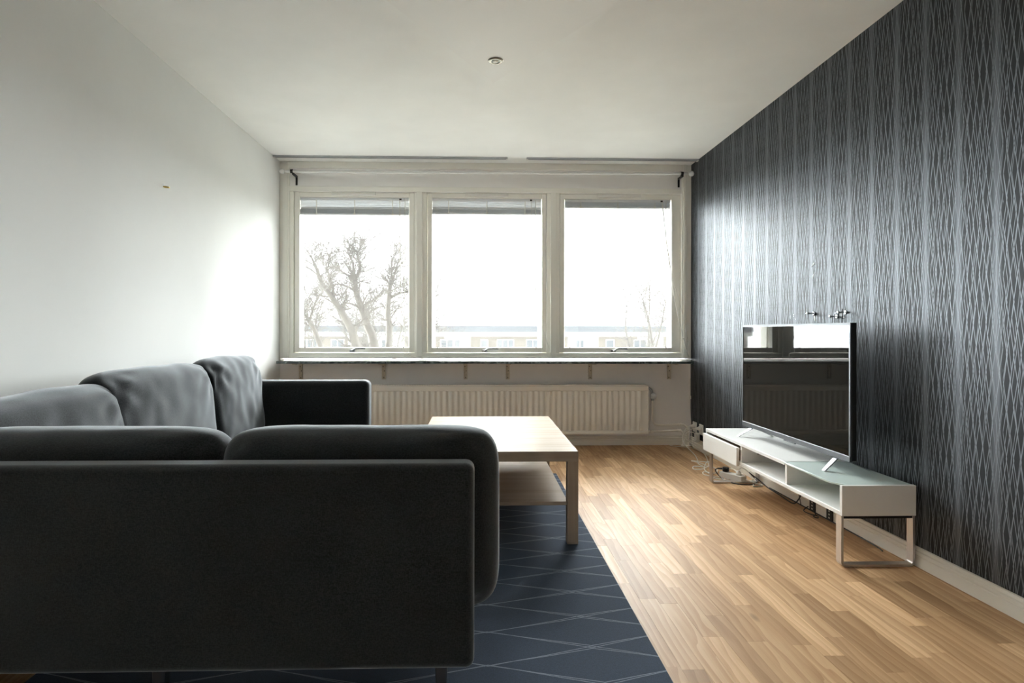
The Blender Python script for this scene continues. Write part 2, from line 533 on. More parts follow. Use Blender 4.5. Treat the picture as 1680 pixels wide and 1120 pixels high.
# ------------------------------------------------------------------ windows
# trim: stepped casings at both sides and the strip under the ceiling
def trim(name, boxes, label, bevel=0.002):
    m = MB()
    for b_ in boxes:
        m.box(*b_)
    return struct(m.build(name, 'cream_paint', bevel=bevel, seg=1), label, 'trim')
trim('trim_1', [(XL, -1.713, YB - 0.012, YB + 0.1, 0.778, ZC), (-1.713, -1.671, YB - 0.024, YB + 0.1, 0.778, ZC), (-1.671, -1.658, YB - 0.015, YB + 0.1, 0.778, ZC)],
     'cream stepped window casing next to the white wall')
trim('trim_2', [(1.882, XR, YB - 0.012, YB + 0.1, 0.778, ZC), (1.858, 1.882, YB - 0.024, YB + 0.1, 0.778, ZC), (1.842, 1.858, YB - 0.015, YB + 0.1, 0.778, ZC)],
     'cream stepped window casing next to the dark wall')
trim('trim_3', [(-1.658, 1.842, YB - 0.016, YB, 2.462, ZC)], 'cream strip under the ceiling above the windows')
trim('trim_4', [(-1.658, 1.842, YB - 0.010, YB + 0.1, 2.258, 2.302)], 'cream window head rail across all three windows')
trim('trim_5', [(-1.658, 1.842, YB - 0.002, YB + 0.1, 0.777, 0.826), (-1.658, 1.842, YB - 0.012, YB, 0.777, 0.795)], 'cream window bottom rail above the marble sill')
trim('trim_6', [(-0.559, -0.448, YB, YB + 0.1, 0.826, 2.258), (-0.537, -0.486, YB - 0.022, YB + 0.02, 0.795, 2.258)], 'cream mullion between the first and second window')
trim('trim_7', [(0.625, 0.740, YB, YB + 0.1, 0.826, 2.258), (0.658, 0.707, YB - 0.022, YB + 0.02, 0.795, 2.258)], 'cream mullion between the second and third window')

def handle(parent, x):
    z = 0.845
    b = MB().box(x - 0.024, x + 0.024, YB - 0.002, YB + 0.022, z - 0.011, z + 0.012).build('handle', 'chrome', parent, bevel=0.004)
    MB().tube(smooth_path([(x, YB - 0.002, z), (x + 0.006, YB - 0.026, z + 0.004), (x + 0.03, YB - 0.034, z + 0.018), (x + 0.06, YB - 0.034, z + 0.022), (x + 0.122, YB - 0.032, z + 0.021)], 5),
              0.008, 8).build('lever', 'chrome', b, smooth=True)

WIN = [(-1.658, -0.559, -1.623, -1.578, -0.607, 'leftmost window with bare trees behind the glass', -1.108),
       (-0.448, 0.625, -0.442, -0.403, 0.583, 'middle window of the three, long roof outside', 0.070),
       (0.740, 1.842, 0.746, 0.786, 1.760, 'rightmost window next to the dark wallpaper', 1.225)]
for i, (a, b, sa, ga, gb, lab, hx) in enumerate(WIN):
    w = struct(empty('window_%d' % (i + 1), ((a + b) / 2, YB, 0.826)), lab, 'window')
    sb = b - 0.004
    y0, y1 = YB + 0.020, YB + 0.085
    sash = MB()
    sash.box(sa, ga, y0, y1, 0.829, 2.256)
    sash.box(gb, sb, y0, y1, 0.829, 2.256)
    sash.box(ga, gb, y0, y1, 0.829, 0.874)
    sash.box(ga, gb, y0, y1, 2.213, 2.256)
    sash.build('sash', 'cream_paint', w, bevel=0.003, seg=1)
    if sa - a > 0.02:
        box('jamb', 'cream_paint', a, sa - 0.004, YB, y1, 0.826, 2.258, w, bevel=0.002, seg=1)
    box('glass_pane', 'pane_glass', ga - 0.005, gb + 0.005, YB + 0.070, YB + 0.074, 0.87, 2.217, w)
    gk = MB()
    for q in (ga + 0.045, gb - 0.055):
        gk.box(q, q + 0.01, YB + 0.016, YB + 0.024, 0.870, 0.880)
    gk.build('glazing_clip', 'dark_hole', w)
    handle(w, hx)
    vx = ((-1.296, -0.903), (-0.107, 0.280), (1.080, 1.477))[i]
    MB().box(vx[0], vx[1], YB + 0.002, YB + 0.021, 2.228, 2.258 - 0.001).build('vent_slot', 'white_plastic', w, bevel=0.006)
    outer = MB()
    for q in ((a, a + 0.06), (b - 0.06, b)):
        outer.box(q[0], q[1], YB + 0.10, YB + 0.22, 0.80, 2.285)
    outer.build('outer_frame', 'cream_paint', w)

# ------------------------------------------------------------------ venetian blinds
def blind(i, ga, gb, n_open, gap, n_stack, label, cords, wand_x, wand_len):
    x0, x1 = ga + 0.006, gb - 0.006
    if i != 2:
        x0, x1 = ga - 0.003 + 0.004, gb - 0.004
    yc = YB + 0.046
    root = tag(empty('venetian_blind', ((x0 + x1) / 2, yc, 2.05)), label, 'blind', 'raised venetian blinds')
    z = 2.211
    box('headrail', 'slat_white', x0, x1, yc - 0.013, yc + 0.013, z - 0.024, z, root, bevel=0.003, seg=1)
    z -= 0.024
    def slat(zc, tilt, nm='slat'):
        c, s = math.cos(tilt), math.sin(tilt)
        pr = [(-0.0125, 0), (-0.006, 0.0016), (0, 0.0022), (0.006, 0.0016), (0.0125, 0), (0.0125, -0.0006), (0, 0.0016), (-0.0125, -0.0006)]
        pr = [(yc + p * c - q * s, zc + p * s + q * c) for p, q in pr]
        MB().prism(pr, 'X', x0, x1).build(nm, 'slat_white', root)
    for k in range(n_open):
        z -= gap if k else 0.010
        slat(z, R(-66))
    if n_open:
        z -= 0.010
    for k in range(n_stack * 2):
        z -= 0.0021
        slat(z, R(random.Random(k + i * 9).uniform(-2, 2)))
    zb = z - 0.0012
    box('bottom_rail', 'slat_white', x0, x1, yc - 0.013, yc + 0.013, zb - 0.014, zb, root, bevel=0.003, seg=1)
    for fx in (0.15, 0.5, 0.85):
        lx = x0 + (x1 - x0) * fx
        for dy in (-0.0155, 0.0155):
            box('ladder_tape', 'cord_white', lx - 0.004, lx + 0.004, yc + dy - 0.0006, yc + dy + 0.0006, zb - 0.012, 2.19, root)
        MB().lathe([(0.004, 0), (0.011, 0.001), (0.011, 0.006), (0.004, 0.008)], (lx, yc - 0.013, zb - 0.006), '-Y', 10).build('tape_clip', 'white_plastic', root, smooth='auto')
    box('cord_lock', 'dark_hole', wand_x - 0.05, wand_x - 0.03, yc - 0.018, yc - 0.012, 2.192, 2.206, root)
    MB().tube([(wand_x, yc - 0.016, 2.20), (wand_x, yc - 0.022, 2.20 - wand_len)], 0.003, 6).build('tilt_wand', 'cord_white', root, smooth=True)
    for c in cords:
        MB().tube(smooth_path(c, 6), 0.0022, 6).build('pull_cord', 'cord_white', root, smooth=True)
ys = YB + 0.028
blind(0, -1.578, -0.607, 4, 0.0185, 9, 'raised white venetian blind in the leftmost window', [
    [(-0.693, ys, 2.19), (-0.690, ys - 0.01, 1.6), (-0.676, YB - 0.005, 1.05), (-0.664, YB - 0.03, 0.86), (-0.63, YB - 0.06, 0.80), (-0.70, YB - 0.10, 0.781), (-0.74, YB - 0.12, 0.780)],
    [(-0.690, ys, 2.19), (-0.682, ys - 0.012, 1.5), (-0.655, YB - 0.01, 0.95), (-0.625, YB - 0.035, 0.83), (-0.52, YB - 0.08, 0.785), (-0.46, YB - 0.10, 0.782), (-0.41, YB - 0.07, 0.800)]],
    -0.646, 0.90)
blind(1, -0.403, 0.583, 4, 0.017, 7, 'raised white venetian blind in the middle window', [
    [(0.487, ys, 2.19), (0.50, ys - 0.005, 1.75), (0.522, ys - 0.012, 1.40), (0.55, YB - 0.01, 1.15), (0.60, YB - 0.03, 1.0), (0.655, YB - 0.045, 0.83), (0.67, YB - 0.06, 0.79), (0.64, YB - 0.08, 0.780)]],
    0.526, 0.82)
blind(2, 0.786, 1.760, 0, 0.02, 9, 'raised white venetian blind in the rightmost window, stacked tight under its headrail', [
    [(1.672, ys, 2.19), (1.70, ys - 0.005, 1.95), (1.735, YB + 0.005, 1.62), (1.79, YB - 0.018, 1.25), (1.852, YB - 0.04, 0.95), (1.895, YB - 0.05, 0.79)],
    [(1.676, ys, 2.19), (1.705, ys - 0.006, 1.92), (1.745, YB + 0.0, 1.58), (1.80, YB - 0.022, 1.35), (1.865, YB - 0.045, 1.05), (1.905, YB - 0.055, 0.80)],
    [(1.680, ys, 2.19), (1.708, ys - 0.006, 1.90), (1.742, YB + 0.0, 1.62), (1.80, YB - 0.02, 1.18), (1.86, YB - 0.05, 0.90), (1.89, YB - 0.055, 0.782)]],
    1.712, 0.80)

# ------------------------------------------------------------------ window sill, brackets
sill = tag(empty('window_sill', (0.08, 5.22, 0.744)), 'dark green marble window sill with pale veins, in two slabs', 'sill')
box('slab', 'green_marble', -1.690, 0.0845, 5.10, YB - 0.002, 0.744, 0.7665, sill, bevel=0.003, seg=2)
box('slab', 'green_marble', 0.0855, 1.861, 5.10, YB - 0.002, 0.742, 0.7645, sill, bevel=0.003, seg=2)
names = ['first sill bracket from the white wall, partly behind the sofa arm', 'second sill bracket from the white wall, above the radiator end',
         'third sill bracket from the white wall, beside the slab joint', 'fourth sill bracket from the white wall, just past the slab joint',
         'fifth sill bracket from the white wall', 'sixth sill bracket, nearest the dark wallpaper wall']
for x, nm in zip((-1.557, -0.826, -0.100, 0.276, 1.016, 1.728), names):
    rt = tag(empty('sill_bracket', (x, YB - 0.005, 0.592)), 'cream metal ' + nm, 'bracket', 'sill brackets')
    m = MB()
    m.box(x - 0.016, x + 0.016, YB - 0.006, YB - 0.0005, 0.592, 0.744)
    m.box(x - 0.016, x - 0.0135, YB - 0.016, YB - 0.005, 0.592, 0.744)
    m.box(x + 0.0135, x + 0.016, YB - 0.016, YB - 0.005, 0.592, 0.744)
    m.build('plate', 'bracket_cream', rt)
    box('arm', 'bracket_cream', x - 0.016, x + 0.016, 5.15, YB - 0.005, 0.7335, 0.7415, rt)
    for k, (dx, dz) in enumerate(((-0.006, 0.115), (0.005, 0.075), (0.0, 0.015))):
        MB().lathe([(0.0045, 0), (0.0045, 0.002), (0.002, 0.003)], (x + dx, YB - 0.006, 0.592 + dz), '-Y', 8).build('screw', 'dark_hole', rt)

# ------------------------------------------------------------------ curtain rod and ceiling tracks
rod = tag(empty('curtain_rod', (0.1, 5.261, 2.40)), 'thin white curtain rod with ball ends above the windows', 'curtain rod')
MB().tube([(-1.66, 5.261, 2.408), (-0.4, 5.261, 2.410), (1.86, 5.261, 2.417)], 0.0125, 14).build('rod', 'white_gloss', rod, smooth='auto')
MB().tube([(-1.67, 5.261, 2.408), (-1.62, 5.261, 2.408)], 0.0095, 12).build('rod_sleeve', 'white_gloss', rod, smooth='auto')
for x, z in ((-1.695, 2.4075), (1.898, 2.4175)):
    MB().lathe([(0.024 * math.sin(math.pi * k / 12) + 0.0005, -0.024 * math.cos(math.pi * k / 12)) for k in range(13)], (x, 5.261, z), 'X', 16).build('finial', 'white_gloss', rod, smooth=True)
for x, z, sg in ((-1.612, 2.408, 1), (1.812, 2.4165, -1)):
    br = MB()
    br.box(x + sg * 0.005 - 0.0, x + sg * 0.005 + 0.018, YB - 0.007, YB - 0.001, z - 0.098, z - 0.012)
    br.box(x + sg * 0.005, x + sg * 0.005 + 0.018, 5.25, YB - 0.004, z - 0.030, z - 0.014)
    bo = br.build('bracket', 'black_metal', rod, bevel=0.002, seg=1)
    MB().tube([(x - 0.010, 5.261, z), (x + 0.012, 5.261, z)], 0.0175, 14).build('clamp_ring', 'black_metal', bo, smooth='auto')
for a, b, lb in ((XL + 0.004, 0.262, 'long aluminium curtain track on the ceiling, on the white-wall side'), (0.428, XR - 0.004, 'aluminium curtain track on the ceiling, on the dark-wall side')):
    tr_ = tag(empty('curtain_track', ((a + b) / 2, 5.175, ZC - 0.014)), lb, 'curtain track', 'ceiling curtain tracks')
    m = MB()
    m.box(a, b, 5.158, 5.164, ZC - 0.014, ZC - 0.0005)
    m.box(a, b, 5.184, 5.190, ZC - 0.014, ZC - 0.0005)
    m.box(a, b, 5.164, 5.184, ZC - 0.004, ZC - 0.0005)
    m.build('profile', 'aluminium', tr_)
    for q in (a, b):
        box('end_cap', 'white_plastic', min(q, q + (0.012 if q == a else -0.012)), max(q, q + (0.012 if q == a else -0.012)), 5.155, 5.193, ZC - 0.018, ZC - 0.015 + 0.0005, tr_)

# ------------------------------------------------------------------ radiator and pipes
rad = tag(empty('radiator', (0.2, 5.29, 0.113)), 'long cream ribbed panel radiator under the window sill', 'radiator')
RX0, RX1, RZ0, RZ1 = -1.12, 1.518, 0.113, 0.546
pts = []
per = 0.0505
xq = RX0 + 0.012
pts.append((RX0 + 0.004, 5.275))
while xq + per < RX1 - 0.004:
    for fx, dy in ((0.0, 0.0), (0.16, 0.0), (0.30, -0.011), (0.72, -0.011), (0.86, 0.0)):
        pts.append((xq + fx * per, 5.275 + dy))
    xq += per
pts.append((RX1 - 0.004, 5.275))
poly = pts + [(RX1 - 0.004, 5.281), (RX0 + 0.004, 5.281)]
n = len(pts)
m = MB()
vs, fs = [], []
zl = [(0.140, 0.0), (0.152, 1.0), (0.484, 1.0), (0.498, 0.0)]
for z_, k_ in zl:
    for (px_, py_) in pts:
        vs.append((px_, 5.275 + (py_ - 5.275) * k_, z_))
for r_ in range(3):
    for c_ in range(n - 1):
        fs.append((r_ * n + c_, r_ * n + c_ + 1, (r_ + 1) * n + c_ + 1, (r_ + 1) * n + c_))
m.add(vs, fs)
m.box(RX0 + 0.004, RX1 - 0.004, 5.2752, 5.288, RZ0 + 0.002, 0.5)
m.build('ribbed_panel', 'radiator_cream', rad, smooth='auto', angle=50)
box('top_band', 'radiator_cream', RX0, RX1, 5.262, 5.283, 0.496, 0.538, rad, bevel=0.004)
box('bottom_band', 'radiator_cream', RX0, RX1, 5.262, 5.283, RZ0, 0.141, rad, bevel=0.004)
box('side_cover', 'radiator_cream', RX1 - 0.002, RX1 + 0.001, 5.268, 5.335, RZ0 + 0.004, 0.54, rad)
box('side_cover', 'radiator_cream', RX0 - 0.001, RX0 + 0.002, 5.268, 5.335, RZ0 + 0.004, 0.54, rad)
m = MB()
m.box(RX0, RX1, 5.266, 5.272, 0.538, 0.548); m.box(RX0, RX1, 5.328, 5.334, 0.538, 0.548)
k = RX0
while k < RX1 - 0.004:
    m.box(k, k + 0.005, 5.272, 5.328, 0.540, 0.546)
    k += 0.022
m.build('top_grille', 'radiator_cream', rad)
box('back_panel', 'radiator_cream', RX0 + 0.004, RX1 - 0.004, 5.322, 5.330, RZ0 + 0.005, 0.536, rad)
for bx in (-0.8, 1.2):
    box('wall_mount', 'radiator_cream', bx, bx + 0.03, 5.330, YB - 0.0005, 0.2, 0.5, rad)

vx = 1.566
pp = tag(empty('heating_pipe', (1.70, 5.31, 0.0)), 'cream heating pipe with thermostat knob from the radiator top to the floor', 'pipe')
MB().tube(smooth_path([(vx, 5.312, 0.43), (vx, 5.312, 0.27), (vx + 0.004, 5.312, 0.225), (vx + 0.025, 5.312, 0.194), (vx + 0.07, 5.312, 0.185), (1.74, 5.312, 0.188), (1.82, 5.312, 0.190), (1.856, 5.308, 0.182), (1.878, 5.300, 0.150), (1.882, 5.298, 0.09), (1.882, 5.298, 0.0)], 6),
          0.0095, 10).build('pipe', 'radiator_cream', pp, smooth='auto')
MB().lathe([(0.0125, 0), (0.0125, 0.012), (0.0105, 0.014), (0.0105, 0.02), (0.0125, 0.022), (0.0125, 0.034)], (1.795, 5.312, 0.1895), 'X', 12).build('coupling', 'radiator_cream', pp, smooth='auto')
MB().lathe([(0.024, 0), (0.024, 0.004), (0.014, 0.008)], (1.882, 5.298, 0.0005), 'Z', 14).build('floor_collar', 'radiator_cream', pp, smooth='auto')
MB().tube(smooth_path([(RX1 - 0.004, 5.305, 0.515), (1.535, 5.308, 0.512), (1.556, 5.312, 0.495), (vx, 5.312, 0.46)], 5), 0.010, 10).build('elbow', 'aluminium', pp, smooth='auto')
MB().lathe([(0.010, -0.028), (0.019, -0.024), (0.026, -0.012), (0.028, 0.004), (0.025, 0.018), (0.016, 0.026), (0.008, 0.028)], (vx + 0.006, 5.300, 0.445), 'X', 18).build('thermostat_knob', 'white_gloss', pp, smooth='auto')
MB().lathe([(0.013, 0), (0.013, 0.014), (0.011, 0.016)], (vx, 5.312, 0.405), 'Z', 8).build('nut', 'aluminium', pp)
pq = tag(empty('heating_pipe', (1.70, 5.31, 0.0)), 'lower cream heating pipe from the radiator bottom to the floor', 'pipe')
MB().tube(smooth_path([(RX1 - 0.002, 5.312, 0.128), (1.60, 5.312, 0.129), (1.74, 5.312, 0.134), (1.80, 5.312, 0.136), (1.828, 5.312, 0.128), (1.843, 5.312, 0.10), (1.846, 5.312, 0.06), (1.846, 5.312, 0.0)], 6), 0.009, 10).build('pipe', 'radiator_cream', pq, smooth='auto')
MB().lathe([(0.013, 0), (0.013, 0.014), (0.009, 0.016), (0.009, 0.024), (0.014, 0.026), (0.014, 0.036)], (1.525, 5.312, 0.128), 'X', 8).build('valve_body', 'radiator_cream', pq, smooth='auto')
MB().lathe([(0.0125, 0), (0.0125, 0.014), (0.0105, 0.016), (0.0105, 0.022), (0.0125, 0.024), (0.0125, 0.034)], (1.79, 5.312, 0.1355), 'X', 12).build('coupling', 'radiator_cream', pq, smooth='auto')
MB().lathe([(0.022, 0), (0.022, 0.004), (0.013, 0.008)], (1.846, 5.312, 0.0005), 'Z', 14).build('floor_collar', 'radiator_cream', pq, smooth='auto')

# ------------------------------------------------------------------ ceiling spotlight
sp = tag(empty('recessed_spotlight', (0.101, 3.312, ZC - 0.012)), 'small round recessed chrome spotlight in the ceiling, switched off', 'spotlight')
MB().lathe([(0.0215, 0.012), (0.0225, 0.004), (0.026, 0.001), (0.034, 0.0), (0.0415, 0.004), (0.042, 0.0078)], (0.101, 3.312, ZC - 0.012), 'Z', 32).build('trim_ring', 'ring_nickel', sp, smooth='auto')
MB().lathe([(0.0235, 0.004), (0.0235, 0.008)], (0.101, 3.312, ZC - 0.0135), 'Z', 24).build('well', 'black_metal', sp)
MB().lathe([(0.004, 0.0), (0.010, 0.001), (0.0155, 0.004), (0.017, 0.006)], (0.101, 3.312, ZC - 0.0155), 'Z', 20).build('bulb', 'bulb_frost', sp, smooth=True)

# ------------------------------------------------------------------ rug
rug = box('rug', 'rug_weave', RUG[0], RUG[1], RUG[2], RUG[3], 0.0003, 0.0085, bevel=0.003, seg=2)
tag(rug, 'navy flat-weave rug with a thin pale diamond line pattern', 'rug')
RUGZ = 0.0087

# ------------------------------------------------------------------ sofa
def cushion(name, c, L, T, H, lax, seed, parent, pinch=0.55, wr=0.010, n=(22, 8, 16), sag=0.0, mat='sofa_fabric', lean=0.0, p=7.0, fold=0.012, roll=0.0, flat=False):
    # length axis lax ('X' or 'Y'); thickness axis is the other horizontal one; flat: thickness is vertical, H is the horizontal depth
    bm = bmesh.new()
    na, nb, nc = n
    key = {}
    def V(a, b, c_):
        k = (round(a, 4), round(b, 4), round(c_, 4))
        if k not in key:
            key[k] = bm.verts.new(k)
        return key[k]
    g = lambda i, m_: -1 + 2 * i / m_
    for s in (-1, 1):
        for i in range(na):
            for j in range(nc):
                bm.faces.new([V(g(i, na), s, g(j, nc)), V(g(i + 1, na), s, g(j, nc)), V(g(i + 1, na), s, g(j + 1, nc)), V(g(i, na), s, g(j + 1, nc))])
            for j in range(nb):
                bm.faces.new([V(g(i, na), g(j, nb), s), V(g(i + 1, na), g(j, nb), s), V(g(i + 1, na), g(j + 1, nb), s), V(g(i, na), g(j + 1, nb), s)])
        for i in range(nb):
            for j in range(nc):
                bm.faces.new([V(s, g(i, nb), g(j, nc)), V(s, g(i + 1, nb), g(j, nc)), V(s, g(i + 1, nb), g(j + 1, nc)), V(s, g(i, nb), g(j + 1, nc))])
    cr = bm.edges.layers.float.new('crease_edge')
    for e in bm.edges:
        p0, p1 = e.verts[0].co, e.verts[1].co
        for s in (-1, 1):
            if abs(p0.y - s) < 1e-4 and abs(p1.y - s) < 1e-4:
                for ax in (0, 2):
                    if abs(abs(p0[ax]) - 1) < 1e-4 and abs(p0[ax] - p1[ax]) < 1e-4:
                        e[cr] = 0.55
    for v in bm.verts:
        a, b, c_ = v.co
        mx_ = max(abs(a), abs(c_), 1e-6)
        s = (abs(a) ** p + abs(c_) ** p) ** (1 / p)
        k = mx_ / s if s > 0 else 1
        A, C = a * k, c_ * k
        w = max((1 - abs(a) ** 3.2) * (1 - abs(c_) ** 3.2), 0.0) ** 0.45
        th = T / 2 * (pinch + (1 - pinch) * w)
        # round the long edges of the boxed border
        br = 1.0 - 0.05 * (abs(b) ** 4) * (abs(a) ** 8 + abs(c_) ** 8)
        x = A * L / 2 * br * (1 + 0.018 * (1 - b * b) * (abs(a) ** 6))
        z = C * H / 2 * br * (1 + 0.03 * (1 - b * b) * (abs(c_) ** 6))
        y = b * th
        q = Vector((a * 2.2 * L, c_ * 2.2 * H, seed * 3.7 + b))
        d = (noise.noise(q * 2.0) * 0.6 + noise.noise(q * 5.0) * 0.4) * wr
        # folds fanning out of the corners
        for sa in (-1, 1):
            for sc in (-1, 1):
                dx, dz = (a - sa) * L / 2, (c_ - sc) * H / 2
                r_ = math.hypot(dx, dz)
                ang = math.atan2(dz, dx)
                d += fold * math.sin(ang * 11 + seed + sa * 2 + sc) * math.exp(-((r_ - 0.10) / 0.10) ** 2) * (1 if sc > 0 or flat else 0.4)
        y += (1 if b >= 0 else -1) * d * min(1.0, abs(b) * 1.2)
        z += -sag * (1 - a * a) * (1 if c_ > 0 else 0) * (0.5 + 0.5 * c_) + noise.noise(Vector((a * 2.5, seed * 5.1, b))) * wr * 0.5 * (c_ if c_ > 0 else 0)
        v.co = (x, y, z)
    me = bpy.data.meshes.new(name)
    bmesh.ops.recalc_face_normals(bm, faces=bm.faces)
    bm.to_mesh(me); bm.free()
    for pl in me.polygons:
        pl.use_smooth = True
    if flat:
        mat4 = Matrix.Rotation(R(90), 4, 'X')
    else:
        mat4 = Matrix.Rotation(roll, 4, 'Y') if roll else Matrix.Identity(4)
        mat4 = Matrix.Rotation(lean, 4, 'X') @ mat4
    if lax == 'Y':
        mat4 = Matrix.Rotation(R(90), 4, 'Z') @ mat4
    me.transform(mat4)
    me.materials.append(M[mat])
    o = bpy.data.objects.new(name, me)
    COL.objects.link(o)
    o.parent = parent
    o.location = Vector(c) - ORIG[parent.name]
    ORIG[o.name] = Vector(c)
    mo = o.modifiers.new('subdivision', 'SUBSURF')
    mo.levels = 1; mo.render_levels = 1
    return o

sofa = tag(empty('corner_sofa', (-0.86, 2.6, RUGZ)), 'charcoal grey fabric corner sofa in an L shape along the white wall', 'sofa')
SF = 'sofa_fabric'
FZ0, FZ1 = 0.170, 0.686
SY0 = 1.500
box('back_frame', SF, -1.715, -0.006, SY0, SY0 + 0.085, FZ0, FZ1, sofa, bevel=0.022, seg=4)
box('back_frame', SF, -1.715, -1.635, SY0 + 0.087, 4.245, FZ0, FZ1, sofa, bevel=0.022, seg=4)
box('armrest', SF, -1.632, -0.735, 4.105, 4.245, FZ0, 0.682, sofa, bevel=0.040, seg=5)
box('seat_base', SF, -1.633, -0.035, SY0 + 0.087, 2.36, FZ0 + 0.005, 0.258, sofa, bevel=0.015, seg=3)
box('seat_base', SF, -1.633, -0.745, 2.362, 4.103, FZ0 + 0.005, 0.258, sofa, bevel=0.015, seg=3)
# seat cushions
cushion('seat_cushion', (-1.04, 3.66, 0.315), 0.875, 0.135, 0.60, 'Y', 1, sofa, pinch=0.72, wr=0.004, fold=0.003, flat=True, p=10)
cushion('seat_cushion', (-1.04, 2.79, 0.315), 0.86, 0.135, 0.60, 'Y', 2, sofa, pinch=0.72, wr=0.004, fold=0.003, flat=True, p=10)
cushion('seat_cushion', (-0.97, 2.075, 0.315), 0.72, 0.135, 0.55, 'X', 3, sofa, pinch=0.72, wr=0.004, fold=0.003, flat=True, p=10)
cushion('seat_cushion', (-0.33, 2.075, 0.315), 0.58, 0.135, 0.55, 'X', 4, sofa, pinch=0.72, wr=0.004, fold=0.003, flat=True, p=10)
# back cushions along the white wall
cushion('back_cushion', (-1.500, 2.030, 0.545), 0.95, 0.24, 0.49, 'Y', 5, sofa, pinch=0.6, lean=R(-7), sag=-0.012, roll=R(-2), p=9, wr=0.016, fold=0.016)
cushion('back_cushion', (-1.510, 2.865, 0.562), 0.93, 0.24, 0.560, 'Y', 6, sofa, pinch=0.62, lean=R(-6), sag=-0.006, p=11, wr=0.016, fold=0.020)
cushion('back_cushion', (-1.515, 3.695, 0.562), 0.735, 0.24, 0.560, 'Y', 7, sofa, pinch=0.6, lean=R(-6), sag=-0.02, p=9, wr=0.016, fold=0.020)
# back cushions on the near side
cushion('back_cushion', (-0.320, 1.705, 0.499), 0.755, 0.23, 0.490, 'X', 8, sofa, pinch=0.6, lean=R(-1), wr=0.006, fold=0.006, p=8)
cushion('back_cushion', (-1.085, 1.700, 0.499), 0.80, 0.23, 0.488, 'X', 9, sofa, pinch=0.6, lean=R(-1), wr=0.008, fold=0.010, p=8)
for lx, ly in ((-0.090, 1.545), (-0.800, 1.545), (-1.62, 1.56), (-0.09, 2.30), (-0.80, 2.30), (-0.80, 4.17), (-1.62, 4.17), (-1.62, 2.9)):
    zb = RUGZ if lx > RUG[0] + 0.03 and ly < RUG[3] - 0.03 else 0.0003
    m = MB()
    m.prism([(lx - 0.010, zb), (lx + 0.010, zb), (lx + 0.016, FZ0 + 0.003), (lx - 0.016, FZ0 + 0.003)], 'Y', ly - 0.016, ly + 0.016)
    m.build('leg', 'leg_metal', sofa, bevel=0.003, seg=1)

# ------------------------------------------------------------------ coffee table
TX1, TY0 = 0.4824, 2.835
TX0, TY1 = TX1 - 0.78, TY0 + 1.18
tz = RUGZ
tb = tag(empty('coffee_table', ((TX0 + TX1) / 2, (TY0 + TY1) / 2, tz)), 'pale birch rectangular coffee table with a lower shelf on the rug', 'coffee table')
box('table_top', 'birch_x', TX0, TX1, TY0, TY1, 0.402, 0.450, tb, bevel=0.0015, seg=1)
for a in (TX0, TX1 - 0.052):
    for b in (TY0, TY1 - 0.052):
        box('leg', 'birch_z', a, a + 0.052, b, b + 0.052, tz, 0.4015, tb, bevel=0.0015, seg=1)
box('shelf', 'birch_x', TX0 + 0.03, TX1 - 0.045, TY0 + 0.03, TY1 - 0.03, 0.186, 0.204, tb, bevel=0.001, seg=1)

# ------------------------------------------------------------------ TV bench
BX0, BX1, BY0, BY1, BZ0, BZ1 = 1.578, 1.905, 2.548, 4.092, 0.222, 0.353
st = tag(empty('tv_bench', ((BX0 + BX1) / 2, (BY0 + BY1) / 2, 0)), 'long low white TV bench with a frosted glass plate and steel sled legs', 'tv bench')
TH = 0.018
box('bottom_board', 'white_gloss', BX0, BX1, BY0 + TH, BY1 - TH, BZ0, BZ0 + TH, st, bevel=0.001, seg=1)
box('end_panel', 'white_gloss', BX0, BX1, BY0, BY0 + TH, BZ0, BZ1, st, bevel=0.001, seg=1)
box('end_panel', 'white_gloss', BX0 + 0.002, BX1, BY1 - TH, BY1, BZ0, BZ1 - TH, st, bevel=0.001, seg=1)
box('top_board', 'white_gloss', BX0, BX1, 3.036, BY1, BZ1 - TH, BZ1, st, bevel=0.001, seg=1)
box('divider', 'white_gloss', BX0 + 0.004, BX1, 3.018, 3.036, BZ0 + TH, BZ1 - 0.012, st, bevel=0.001, seg=1)
box('divider', 'white_gloss', BX0 + 0.002, BX1, 3.535, 3.553, BZ0 + TH, BZ1 - TH, st, bevel=0.001, seg=1)
box('back_board', 'white_gloss', BX1 - 0.008, BX1 - 0.001, BY0 + TH, BY1 - TH, BZ0 + TH, BZ1 - TH - 0.001, st)
box('front_batten', 'white_gloss', BX1 - 0.06, BX1 - 0.01, BY0 + TH, 3.018, BZ1 - 0.03, BZ1 - 0.0105, st)
gp = MB().prism([(BX0 + 0.035, BY0 + TH + 0.001), (BX0 - 0.004, BY0 + TH + 0.075), (BX0 - 0.004, 3.0345), (BX1 - 0.002, 3.0345), (BX1 - 0.002, BY0 + TH + 0.001)], 'Z', BZ1 - 0.010, BZ1 - 0.001)
gp.build('glass_plate', 'green_glass', st, bevel=0.002, seg=2)
dr = box('drawer', 'white_gloss', BX0 - 0.020, BX0 - 0.002, 3.558, BY1 - 0.002, BZ0 - 0.012, 0.322, st, bevel=0.001, seg=1)
box('drawer_box', 'floor_edge', BX0 - 0.002, BX1 - 0.05, 3.562, BY1 - TH - 0.006, BZ0 + TH + 0.004, 0.31, dr)
box('corner_brace', 'black_metal', BX0 + 0.02, BX0 + 0.05, 3.037, 3.045, 0.315, 0.334, st)
MB().lathe([(0.004, 0), (0.004, 0.002)], (BX0 + 0.10, 3.534, 0.29), '-Y', 10).build('peg_hole', 'dark_hole', st)
